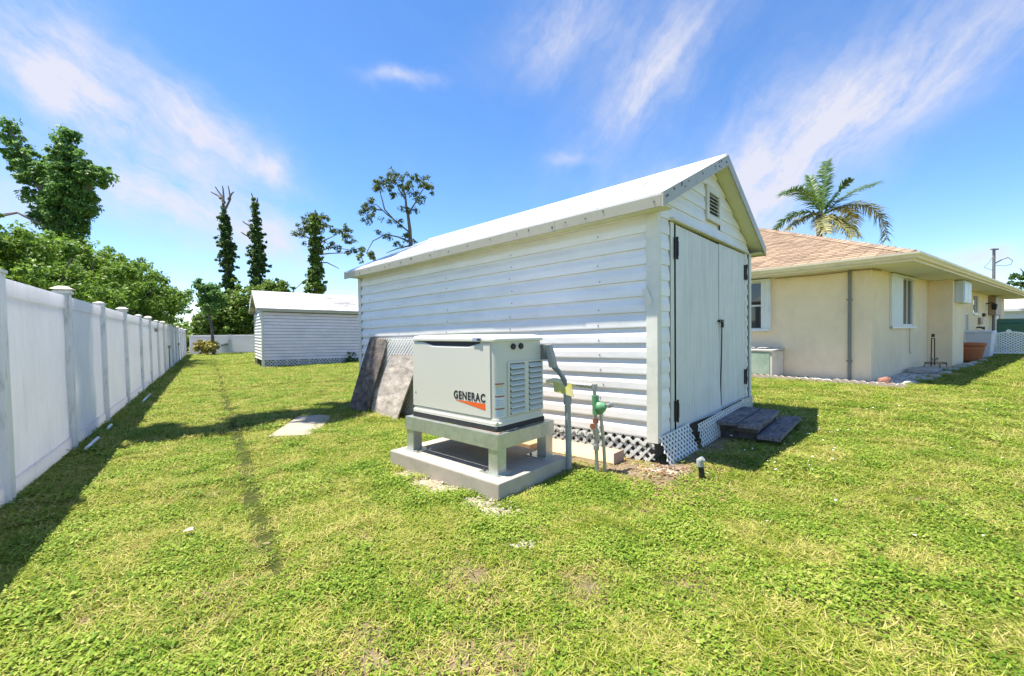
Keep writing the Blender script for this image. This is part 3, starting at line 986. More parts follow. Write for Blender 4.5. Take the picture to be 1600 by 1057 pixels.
        if nm == 'right':
            mb = MB(SHED)
            mb.box(-0.045, -0.017, b0 + 0.005, b0 + 0.085, 1.30, 1.335)
            mb.box(-0.055, -0.030, b0 + 0.02, b0 + 0.05, 1.24, 1.30)
            mb.box(-0.040, -0.019, b0 - 0.06, b0 + 0.004, 1.305, 1.330)
            mb.build('latch', M['black'], d)
            mb = MB(SHED)
            mb.tube([(-0.035, b0 + 0.035, 1.24), (-0.028, b0 + 0.050, 1.0), (-0.030, b0 + 0.028, 0.8), (-0.030, b0 + 0.010, 0.62), (-0.034, b0 - 0.006, 0.45), (-0.04, b0 - 0.012, 0.30)], 0.007, 6)
            mb.build('cord', M['black'], d)
    # gable vent
    mb = MB(SHED)
    for (b0, b1, z0, z1) in ((1.300, 1.375, 2.47, 2.86), (1.725, 1.800, 2.47, 2.86), (1.3755, 1.7245, 2.47, 2.535), (1.3755, 1.7245, 2.785, 2.86)):
        mb.box(-0.032, 0.0, b0, b1, z0, z1)
    v = mb.build('gable_vent', M['trim'], root, bevel=0.004)
    mb = MB(SHED)
    mb.box(-0.003, 0.004, 1.377, 1.723, 2.537, 2.783)
    mb.build('vent_backing', M['black'], v)
    for i in range(6):
        z = 2.538 + i * 0.041
        mb = MB(SHED)
        mb.hexa([(-0.030, 1.378, z), (-0.030, 1.722, z), (-0.006, 1.722, z + 0.010), (-0.006, 1.378, z + 0.010),
                 (-0.030, 1.378, z + 0.005), (-0.030, 1.722, z + 0.005), (-0.006, 1.722, z + 0.015), (-0.006, 1.378, z + 0.015)])
        mb.build('slat', M['trim'], v)
    # floor rim and skirt
    mb = MB(SHED)
    mb.box(0.06, LEN - 0.06, 0.06, WID - 0.06, -0.05, 0.20)
    mb.build('floor_rim', M['rim'], root)

    def sk(s, t, d):
        return (0.0 + s, -0.012 - d, 0.0 + t)
    lattice(sk, LEN, 0.235, 0.096, 0.031, 0.005, 1, SHED).build('lattice_skirt', M['lattice'], root)
    # scalloped band along the top of the skirt
    mb = MB(SHED)
    for i in range(int(LEN / 0.104)):
        c0 = 0.052 + i * 0.104
        pts = []
        for k in range(7):
            t = math.pi * k / 6
            pts.append((c0 + 0.052 * math.cos(t), 0.165 + 0.05 * math.sin(t)))
        rings = [[(x, -0.026, z), (x, -0.0315, z), (c0 + (x - c0) * 0.66, -0.0315, 0.165 + (z - 0.165) * 0.66), (c0 + (x - c0) * 0.66, -0.026, 0.165 + (z - 0.165) * 0.66)] for x, z in pts]
        mb.loft(rings)
    mb.build('scallop_band', M['lattice'], root)
    return root


build_shed()


def loose_lattice():
    def f1(s, t, d):
        out = 0.135 - 0.10 * (t / 0.27) + 0.02 * s
        return (-out - d, -0.03 + s, -0.005 + t + 0.02 * s)
    root = thing('loose_lattice_sheet', 'small white lattice panel sagging off the shed corner below the left door', 'lattice panel', SHED.o)
    lattice(f1, 0.70, 0.262, 0.068, 0.022, 0.005, 2, SHED).build('lattice_strips', M['lattice'], root)

    def f2(s, t, d):
        q = s / 2.42
        out = 0.115 * (1 - q) ** 1.3 + 0.045 - (0.05 * (t / 0.25)) * (1 - q) + 0.03 * math.sin(q * 3.1)
        return (-out - d, 0.72 + s, 0.004 + t + 0.020 * math.sin(q * 3.14))
    root = thing('loose_lattice_sheet', 'long bowed white lattice strip along the shed front behind the wooden steps', 'lattice panel', SHED.o)
    lattice(f2, 2.42, 0.25, 0.068, 0.022, 0.005, 2, SHED).build('lattice_strips', M['lattice'], root)

    def f3(s, t, d):
        return (3.45 + s, -0.110 + 0.06 * (t / 1.22) - d, 0.03 + t)
    root = thing('loose_lattice_sheet', 'tall white lattice sheet leaning on the shed behind the plywood', 'lattice panel', SHED.o)
    lattice(f3, 1.25, 1.20, 0.075, 0.029, 0.005, 1, SHED).build('lattice_strips', M['lattice'], root)


loose_lattice()

# ------------------------------------------------------------------ leaning boards
def leaning(name, label, cat, foot0, foot1, top0, top1, th, m, seg=4):
    """a sheet from two foot points to two top points given in the shed frame"""
    root = thing(name, label, cat, SHED.w(foot0))
    p0, p1, q0, q1 = [Vector(SHED(p)) - Vector(SHED(foot0)) for p in (foot0, foot1, top0, top1)]
    nrm = (p1 - p0).cross(q0 - p0).normalized() * th
    mb = MB()
    rings = []
    for i in range(seg + 1):
        t = i / seg
        a, b = p0.lerp(q0, t), p1.lerp(q1, t)
        w = 0.006 * math.sin(t * 3.1)
        rings.append([a + nrm * w / th, b + nrm * w / th, b + nrm * (1 + w / th), a + nrm * (1 + w / th)])
    mb.loft(rings)
    mb.build('board', m, root)
    return root


leaning('leaning_plank', 'wide blackened plank leaning leftmost against the shed wall', 'plank', (5.057, -0.427, 0.03), (4.60, -0.350, 0.03), (4.954, -0.06, 1.25), (4.40, -0.05, 1.235), -0.045, M['oldwood'])
leaning('leaning_plank', 'narrow board edge leaning between the black plank and the plywood', 'plank', (4.58, -0.30, 0.03), (4.50, -0.26, 0.03), (4.40, -0.045, 0.955), (4.31, -0.04, 0.95), -0.05, M['greyply'])
leaning('plywood_sheet', 'grey weathered plywood sheet leaning on the shed behind the generator', 'plywood', (4.50, -0.30, 0.02), (3.72, -0.365, 0.02), (4.272, -0.095, 0.965), (3.50, -0.09, 0.962), -0.018, M['greyply'])
leaning('leaning_plank', 'brown splintered board beside the left side of the generator', 'plank', (3.80, -0.12, 0.02), (3.35, -0.15, 0.02), (3.52, -0.045, 0.62), (3.10, -0.045, 0.62), -0.02, M['wood'])

# flat weathered board on the lawn
mb = MB()
P = [(-2.95, 5.15), (-2.72, 5.17), (-2.50, 5.20), (-2.53, 5.60), (-2.62, 6.05), (-2.74, 6.42), (-2.95, 6.50), (-3.22, 6.42), (-3.16, 6.0), (-3.06, 5.55)]
mb.loft([[(x, y, gz(x) + 0.0) for x, y in P], [(x, y, gz(x) + 0.030 + 0.010 * math.sin(y * 4)) for x, y in P]])
tag(mb.build('flat_board', M['flatboard']), 'pale weathered board lying flat on the lawn left of the planks', 'board')

# cream vinyl length along the skirt
root = thing('vinyl_channel', 'cream vinyl channel piece lying along the lattice skirt behind the gas pipes', 'vinyl piece', SHED.w((0.28, -0.20, 0)))
F = Frame((0, 0, 0), SHED.X, SHED.Y, SHED.Z)
mb = MB(F)
prof = [(-0.10, 0.0), (-0.105, 0.02), (-0.07, 0.035), (0.02, 0.095), (0.05, 0.11), (0.06, 0.10), (0.025, 0.08), (-0.06, 0.02), (-0.06, 0.0)]
mb.loft([[(s, y + w, z + 0.012) for y, z in prof] for s, w in ((-0.02, 0.0), (0.35, -0.006), (0.75, -0.015), (1.25, -0.03))])
mb.build('channel', M['cream'], root)
mb = MB(F)
mb.box(-0.028, -0.021, -0.11, 0.07, 0.005, 0.125)
mb.build('end_cap', M['brownbox'], root)
# raw lumber under the stand
mb = MB(SHED)
mb.box(1.15, 2.6, -0.42, -0.16, 0.01, 0.09)
o = mb.build('lumber', M['wood'], None, 0.006, SHED.o)
tag(o, 'raw lumber board on the ground behind the generator pad', 'lumber')

# ------------------------------------------------------------------ wooden steps
def build_steps():
    root = thing('wooden_steps', 'low blackened two level wooden step in front of the shed doors', 'steps', SHED.w((-0.35, 1.8, 0)))
    T = Frame((0, 0, 0), SHED.X, SHED.Y, SHED.Z)

    def plank(a0, a1, b0, b1, z, sk, th=0.04):
        mb = MB(T)
        n = 6
        rings = []
        for i in range(n + 1):
            t = i / n
            b = b0 + (b1 - b0) * t
            w = 0.004 * mnoise.noise(Vector((t * 4, a0 * 9, 0)))
            d = sk * (t - 0.5)
            e0, e1 = 0.006 * mnoise.noise(Vector((t * 9, a0 * 5, 1))), 0.006 * mnoise.noise(Vector((t * 9, a1 * 5, 2)))
            bb = b - 1.8
            rings.append([(a0 + 0.35 + d + e0, bb, z - th + w), (a1 + 0.35 + d + e1, bb, z - th + w), (a1 + 0.35 + d + e1, bb, z + w), (a0 + 0.35 + d + e0, bb, z + w)])
        mb.loft(rings)
        mb.build('tread', M['stepwood'], root, bevel=0.003)
    plank(-0.330, -0.125, 1.27, 2.40, 0.205, 0.02)
    plank(-0.545, -0.345, 1.22, 2.36, 0.203, 0.02)
    plank(-0.735, -0.530, 1.24, 2.56, 0.105, 0.02)
    for b in (1.36, 2.22):
        mb = MB(T)
        mb.box(-0.52 + 0.35, -0.14 + 0.35, b - 1.8, b - 1.8 + 0.045, 0.0, 0.160)
        mb.box(-0.70 + 0.35, -0.525 + 0.35, b - 1.8 + 0.002, b - 1.8 + 0.043, 0.0, 0.064)
        mb.build('riser', M['oldwood'], root)
    mb = MB(T)
    mb.box(-0.51 + 0.35, -0.49 + 0.35, 1.41 - 1.8, 2.21 - 1.8, 0.01, 0.158)
    mb.build('back_board', M['oldwood'], root)


build_steps()

# pipe stub by the steps
root = thing('pipe_stub', 'short black pipe stub with a grey cap poking out of the lawn', 'pipe', (1.527, 3.45, 0.018))
mb = MB()
mb.tube([(0, 0, -0.02), (-0.004, 0.0, 0.08), (-0.012, 0.004, 0.13)], [0.024, 0.022, 0.022], 12)
mb.build('pipe', M['black'], root)
mb = MB()
mb.tube([(-0.012, 0.004, 0.12), (-0.014, 0.005, 0.165), (0.004, -0.012, 0.185)], [0.029, 0.029, 0.022], 12)
mb.build('cap', M['pvc'], root)

# ------------------------------------------------------------------ generator, stand, pad
def build_generator():
    mb = MB(GEN)
    mb.box(0, 1.413, 0, 0.89, -0.16, 0.0)
    pad = mb.build('concrete_pad', M['concrete'], None, 0.012, GEN.o)
    tag(pad, 'grey cast concrete pad under the generator stand', 'concrete pad')
    # stand
    st = thing('generator_stand', 'galvanised steel stand with four legs on the concrete pad', 'stand', GEN.o)
    A0, A1, B0, B1 = 0.118, 1.322, 0.115, 0.845
    for (a0, a1, b0, b1) in ((A0, A1, B0, B0 + 0.05), (A0, A1, B1 - 0.05, B1)):
        mb = MB(GEN)
        mb.box(a0, a1, b0, b1, 0.312, 0.3165)
        s = 0.0 if b0 == B0 else 0.045
        mb.box(a0, a1, b0 + s, b0 + s + 0.005, 0.2025, 0.3118)
        mb.box(a0, a1, b0, b1, 0.198, 0.2022)
        mb.build('rail', M['galv'], st)
    for (a0, a1) in ((A0, A0 + 0.05), (A1 - 0.05, A1)):
        mb = MB(GEN)
        s = 0.0 if a0 == A0 else 0.045
        mb.box(a0, a1, B0 + 0.0505, B1 - 0.0505, 0.312, 0.3162)
        mb.box(a0 + s - 0.0006, a0 + s + 0.0044, B0 + 0.0002, B1 - 0.0002, 0.199, 0.3117)
        mb.box(a0, a1, B0 + 0.0505, B1 - 0.0505, 0.198, 0.2022)
        mb.build('end_rail', M['galv'], st)
    for a in (A0 + 0.008, A1 - 0.108):
        for b in (B0 + 0.008, B1 - 0.108):
            mb = MB(GEN)
            mb.box(a, a + 0.10, b, b + 0.10, 0.007, 0.1975)
            leg = mb.build('leg', M['galv'], st, 0.004)
            mb = MB(GEN)
            fa, fb = (a - 0.02, a + 0.19) if a < 0.5 else (a - 0.09, a + 0.12), (b - 0.02, b + 0.15) if b < 0.4 else (b - 0.05, b + 0.12)
            mb.box(fa[0], fa[1], fb[0], fb[1], 0.0005, 0.0065)
            fp = mb.build('foot_plate', M['galv'], leg)
            for (x, y) in ((fa[0] + 0.175, fb[0] + 0.03), (fa[0] + 0.175, fb[1] - 0.03)) if a < 0.5 else ((fa[0] + 0.03, fb[0] + 0.03), (fa[0] + 0.03, fb[1] - 0.03)):
                mb = MB(GEN)
                mb.lathe([(0.012, 0.006), (0.012, 0.016), (0.006, 0.017), (0.006, 0.03)], 6, (x, y), False)
                mb.build('bolt', M['screw'], leg)
    # generator
    g = thing('standby_generator', 'boxy bisque standby generator with louvered end on a galvanised stand', 'generator', GEN.o)
    a0, a1, b0, b1 = 0.172, 1.288, 0.172, 0.785

    def rr(inset, r, n=7, z=0):
        x0, x1, y0, y1 = a0 + inset, a1 - inset, b0 + inset, b1 - inset
        pts = []
        for (cx, cy, t0) in ((x1 - r, y1 - r, 0), (x0 + r, y1 - r, 90), (x0 + r, y0 + r, 180), (x1 - r, y0 + r, 270)):
            for k in range(n):
                t = R(t0 + 90 * k / (n - 1))
                pts.append((cx + r * math.cos(t), cy + r * math.sin(t), z))
        return pts
    mb = MB(GEN)
    mb.loft([rr(-0.004, 0.03, z=0.3185), rr(-0.006, 0.03, z=0.350), rr(0.0, 0.03, z=0.362)])
    mb.build('base', M['genbase'], g)
    mb = MB(GEN)
    mb.loft([rr(-0.005, 0.045, z=0.3625), rr(-0.005, 0.045, z=0.385), rr(0.001, 0.05, z=0.395), rr(0.003, 0.055, z=0.418)], smooth=False)
    mb.build('lower_skirt', M['genbody'], g)
    mb = MB(GEN)
    mb.loft([rr(0.008, 0.06, z=0.4185), rr(0.008, 0.06, z=1.030)])
    mb.build('enclosure', M['genbody'], g)
    # lid: low pitched roof with a lip
    mb = MB(GEN)
    mb.loft([rr(-0.004, 0.06, z=1.0305), rr(-0.010, 0.065, z=1.036), rr(-0.010, 0.065, z=1.052), rr(0.006, 0.06, z=1.072), rr(0.06, 0.05, z=1.082)], smooth=False)
    mb.build('lid', M['genlid'], g)
    # front panel with scooped top edge
    mb = MB(GEN)
    x0, x1 = 0.245, 1.268
    n = 24
    front, back = [], []
    ring = []
    for i in range(n + 1):
        t = i / n
        x = x0 + (x1 - x0) * t
        s = max(0, math.sin(math.pi * min(1, max(0, (t - 0.08) / 0.78))))
        ztop = 1.026 - 0.032 * min(1.0, s * 1.6)
        ring.append([(x, b0 + 0.0085, 0.424), (x, b0 - 0.002, 0.424), (x, b0 - 0.002, ztop - 0.016), (x, b0 + 0.0085, ztop)])
    mb.loft(ring)
    fp = mb.build('front_panel', M['genbody'], g)
    mb = MB(GEN)
    mb.box(0.36, 1.20, b0 + 0.0060, b0 + 0.0076, 0.975, 1.0285)
    mb.build('handle_recess', M['genbase'], fp)
    # logo
    curve = bpy.data.curves.new('lettering_curve', 'FONT')
    curve.body = 'GENERAC'
    curve.size = 0.090
    curve.offset = 0.0030
    curve.extrude = 0.0008
    curve.space_character = 1.16
    tmp = bpy.data.objects.new('tmp', curve)
    me0 = tmp.to_mesh()
    vs = [v.co.copy() for v in me0.vertices]
    fs = [tuple(p.vertices) for p in me0.polygons]
    bpy.data.objects.remove(tmp)
    xs = [v.x for v in vs]
    lo, hi = min(xs), max(xs)
    tx0, tx1 = 0.682, 0.300     # a decreases to the right as seen
    mb = MB(GEN)
    mb.add([(tx0 + (v.x - lo) / (hi - lo) * (tx1 - tx0), b0 - 0.0034 - v.z, 0.545 + v.y * 1.02) for v in vs], fs)
    mb.build('lettering', M['ink'], fp)
    mb = MB(GEN)
    mb.add([(0.655, b0 - 0.0032, 0.532), (0.300, b0 - 0.0032, 0.532), (0.300, b0 - 0.0032, 0.478), (0.655, b0 - 0.0032, 0.528)], [(0, 1, 2, 3)])
    mb.build('logo_wedge', M['orange'], fp)
    # keyhole
    mb = MB(GEN)
    mb.box(1.222, 1.230, b0 - 0.004, b0 - 0.001, 0.535, 0.555)
    mb.build('screw_head', M['screw'], fp)
    # dark line of the lid gap, latch
    mb = MB(GEN)
    mb.hexa([(0.335, b0 - 0.018, 1.035), (0.435, b0 - 0.018, 1.035), (0.435, b0 - 0.004, 1.035), (0.335, b0 - 0.004, 1.035),
             (0.330, b0 - 0.014, 1.062), (0.430, b0 - 0.014, 1.062), (0.430, b0 + 0.004, 1.062), (0.330, b0 + 0.004, 1.062)])
    la = mb.build('latch', M['latch'], g, 0.003)
    mb = MB(GEN)
    mb.box(0.340, 0.372, b0 - 0.0205, b0 - 0.0165, 1.040, 1.054)
    mb.build('latch_button', M['ink'], la)
    # end louvers
    for (y0, y1) in ((0.325, 0.500), (0.562, 0.735)):
        mb = MB(GEN)
        mb.box(a0 + 0.0055, a0 + 0.0078, y0 - 0.004, y1 + 0.004, 0.436, 0.850)
        fr = mb.build('louver_panel', M['genbase'], g)
        for k in range(9):
            z = 0.442 + k * 0.0455
            mb = MB(GEN)
            mb.hexa([(a0 - 0.020, y0, z), (a0 - 0.020, y1, z), (a0 + 0.005, y1, z + 0.018), (a0 + 0.005, y0, z + 0.018),
                     (a0 - 0.018, y0, z + 0.010), (a0 - 0.018, y1, z + 0.010), (a0 + 0.005, y1, z + 0.0365), (a0 + 0.005, y0, z + 0.0365)])
            mb.build('louver', M['louver'], fr)
    # raised frame around the louvers
    mb = MB(GEN)
    for (y0, y1, z0, z1) in ((0.300, 0.3205, 0.425, 0.864), (0.5045, 0.5575, 0.425, 0.864), (0.7395, 0.755, 0.425, 0.864), (0.3206, 0.5044, 0.851, 0.864), (0.5576, 0.7394, 0.851, 0.864), (0.3206, 0.5044, 0.425, 0.4355), (0.5576, 0.7394, 0.425, 0.4355)):
        mb.box(a0 - 0.006, a0 + 0.0077, y0, y1, z0, z1)
    mb.build('louver_surround', M['genbody'], g)
    for y in (0.372, 0.468):
        mb = MB(Frame((0, 0, 0), GEN.Y, GEN.Z, GEN.X))
        mb.lathe([(0.024, a0 + 0.0075), (0.026, a0 - 0.002), (0.022, a0 - 0.010), (0.012, a0 - 0.006)], 18, (y, 1.000 - 0.012))
        mb.build('knob', M['genbase'], g)
    # corner bolt
    mb = MB(GEN)
    mb.tube([(a0 + 0.012, b0 + 0.012, 0.388), (a0 - 0.010, b0 - 0.010, 0.388)], 0.012, 8)
    mb.build('corner_bolt', M['galv'], g)
    # warning labels wrapped on the rounded corner
    def wrap(z0, z1, t0, t1, off, m, par, nm):
        cx, cy, r = a0 + 0.008 + 0.06, b0 + 0.008 + 0.06, 0.06 + off
        mb = MB(GEN)
        rings = []
        for k in range(9):
            t = t0 + (t1 - t0) * k / 8
            # 0..1 over the arc, beyond runs on along the flat end
            if t <= 1:
                x, y = cx - r * math.sin(t * math.pi / 2), cy - r * math.cos(t * math.pi / 2)
            else:
                x, y = cx - r, cy + (t - 1) * 0.09
            rings.append([(x, y, z0), (x, y, z1)])
        mb.loft(rings, closed=False, caps=False)
        return mb.build(nm, m, par)
    for i, (z0, z1) in enumerate(((0.610, 0.700), (0.512, 0.600), (0.432, 0.502))):
        lb = wrap(z0, z1, 0.35, 1.25, 0.0012, M['label'], g, 'warning_label')
        wrap(z1 - 0.010, z1, 0.35, 1.25, 0.0018, M['labelred'], lb, 'label_header')
        if i == 0:
            for k in range(4):
                t = 0.42 + k * 0.2
                wrap(z1 - 0.030, z1 - 0.014, t, t + 0.13, 0.0018, M['labelyellow'], lb, 'hazard_mark')
        for k in range(4):
            z = z0 + 0.008 + k * 0.014
            wrap(z, z + 0.005, 0.42, 1.17, 0.0018, M['labelgrey'], lb, 'print_line')
    # junction box on the far end of the louvered side
    mb = MB(GEN)
    mb.box(a0 - 0.045, a0 + 0.0075, 0.735, 0.778, 0.86, 0.99)
    mb.build('junction_box', M['pvcdark'], g, 0.004)


build_generator()


def build_conduit():
    W = lambda p: GEN.w(p)
    base = Vector((0.49, 3.756, 0.0))
    root = thing('electrical_conduit', 'grey electrical conduit rising from the ground to the generator end', 'conduit', base)
    L_ = lambda p: Vector(p) - base
    top = W((0.085, 0.80, 0.80))
    mb = MB()
    mb.tube([L_((0.49, 3.756, -0.02)), L_((0.488, 3.756, 0.30)), L_((0.483, 3.752, 0.64))], 0.027, 12)
    mb.build('riser_pipe', M['pvc'], root)
    mb = MB()
    mb.tube([L_((0.483, 3.752, 0.60)), L_((0.482, 3.752, 0.70))], 0.036, 14)
    mb.build('coupling', M['pvc'], root)
    p1 = L_((0.482, 3.752, 0.70)); p2 = L_(tuple(top))
    mb = MB()
    pts = []
    for k in range(10):
        t = k / 9
        p = p1.lerp(p2, t)
        p.z = p1.z + (p2.z - p1.z) * (t ** 0.75)
        p += Vector((0.02, 0.0, 0)) * math.sin(math.pi * t)
        pts.append(p)
    mb.tube(pts, 0.022, 10)
    mb.build('flexible_conduit', M['pvcdark'], root)
    # elbow body, tilted
    mb = MB(Frame((0, 0, 0), GEN.X, GEN.Y, GEN.Z))
    q = Vector((0.085, 0.80, 0.90))
    g0 = GEN.w((0, 0, 0)) - base
    f = Frame((0, 0, 0), GEN.X, GEN.Y, GEN.Z)
    mb = MB(lambda p: f(p) + g0)
    mb.hexa([(0.055, 0.775, 0.79), (0.115, 0.775, 0.79), (0.115, 0.835, 0.79), (0.055, 0.835, 0.79), (0.085, 0.735, 0.995), (0.140, 0.735, 0.995), (0.140, 0.79, 0.995), (0.085, 0.79, 0.995)])
    mb.build('conduit_body', M['pvc'], root, 0.008)


build_conduit()


def build_gas():
    base = Vector((0.721, 3.673, 0.0))
    root = thing('gas_line', 'galvanised gas pipe with green regulator beside the generator', 'gas pipe', base)
    L_ = lambda p: Vector(p) - base
    g = lambda p: GEN.w(p) - base
    mb = MB()
    mb.tube([L_((0.721, 3.673, -0.02)), L_((0.712, 3.675, 0.46))], 0.0165, 10)
    mb.build('lower_pipe', M['pipe'], root)
    mb = MB()
    mb.tube([L_((0.712, 3.675, 0.34)), L_((0.711, 3.675, 0.40))], 0.027, 10)
    mb.tube([L_((0.716, 3.675, 0.22)), L_((0.716, 3.675, 0.26))], 0.026, 10)
    mb.build('union', M['pipe'], root)
    mb = MB()
    mb.tube([L_((0.694, 3.650, 0.43)), L_((0.676, 3.626, 0.43))], [0.020, 0.026], 10)
    mb.tube([L_((0.712, 3.675, 0.45)), L_((0.712, 3.675, 0.49))], 0.026, 10)
    mb.build('copper_cap', M['copper'], root)
    mb = MB()
    mb.tube([L_((0.712, 3.675, 0.49)), L_((0.708, 3.676, 0.62)), L_((0.705, 3.678, 0.755))], 0.015, 10)
    mb.tube([L_((0.705, 3.678, 0.74)), L_((0.705, 3.678, 0.785))], 0.026, 10)
    mb.build('upper_pipe', M['pipe'], root)
    # regulator: disc body on its side
    c = L_((0.745, 3.660, 0.585))
    ax = Vector((0.75, -0.62, 0.25)).normalized()
    mb = MB()
    mb.tube([c - ax * 0.035, c - ax * 0.030, c - ax * 0.008, c + ax * 0.0, c + ax * 0.008, c + ax * 0.030, c + ax * 0.05, c + ax * 0.06], [0.025, 0.040, 0.048, 0.057, 0.057, 0.044, 0.03, 0.02], 18)
    rg = mb.build('regulator', M['regulator'], root)
    mb = MB()
    mb.tube([c + Vector((-0.03, 0.01, -0.06)), c + Vector((-0.035, 0.012, 0.10))], 0.030, 12)
    mb.build('regulator_body', M['regulator'], root)
    mb = MB()
    mb.tube([c + Vector((0.04, 0.03, 0.0)), c + Vector((0.10, 0.07, 0.01))], [0.018, 0.018], 10)
    mb.tube([c + Vector((0.09, 0.063, 0.01)), c + Vector((0.115, 0.08, 0.01))], [0.028, 0.028], 10)
    mb.build('vent_fitting', M['pipe'], root)
    mb = MB()
    mb.tube([L_((0.792, 3.668, -0.02)), L_((0.780, 3.668, 0.25)), L_((0.755, 3.668, 0.53))], 0.0145, 10)
    mb.build('side_pipe', M['pipe'], root)
    # top run back toward the generator
    e = L_((0.705, 3.678, 0.765))
    t = L_((0.555, 3.735, 0.775))
    mb = MB()
    mb.tube([e, e.lerp(t, 0.5), t], 0.016, 10)
    mb.build('elbow_run', M['pipe'], root)
    mb = MB()
    for q in (0.25, 0.5, 0.72):
        p = e.lerp(t, q)
        d = (t - e).normalized() * 0.014
        mb.tube([p - d, p + d], 0.023, 8)
    mb.build('run_fittings', M['pipe'], root)
    s = g((0.165, 0.80, 0.66))
    mb = MB()
    pts = [t, t.lerp(s, 0.3) + Vector((0, 0, 0.005)), t.lerp(s, 0.7) + Vector((0, 0, 0.02)), s]
    mb.tube(pts, [0.018, 0.022, 0.022, 0.018], 10)
    mb.build('flexible_connector', M['tagside'], root)
    # yellow tag hung from the connector
    p0, p1 = t.lerp(s, 0.16), t.lerp(s, 0.78)
    dn = Vector((0.01, -0.03, -0.10))
    mb = MB()
    th = Vector((0.02, -0.02, 0.0)) * 0.06
    ring0 = [p0 + Vector((0, -0.022, 0)), p1 + Vector((0, -0.022, 0.0)), p1 + dn * 0.75 + Vector((0, -0.022, 0)), p0 + dn * 1.05 + Vector((0.0, -0.022, 0))]
    mb.hexa(ring0 + [q + Vector((0.004, 0.004, 0)) for q in ring0])
    mb.build('yellow_tag', M['tag'], root)


build_gas()

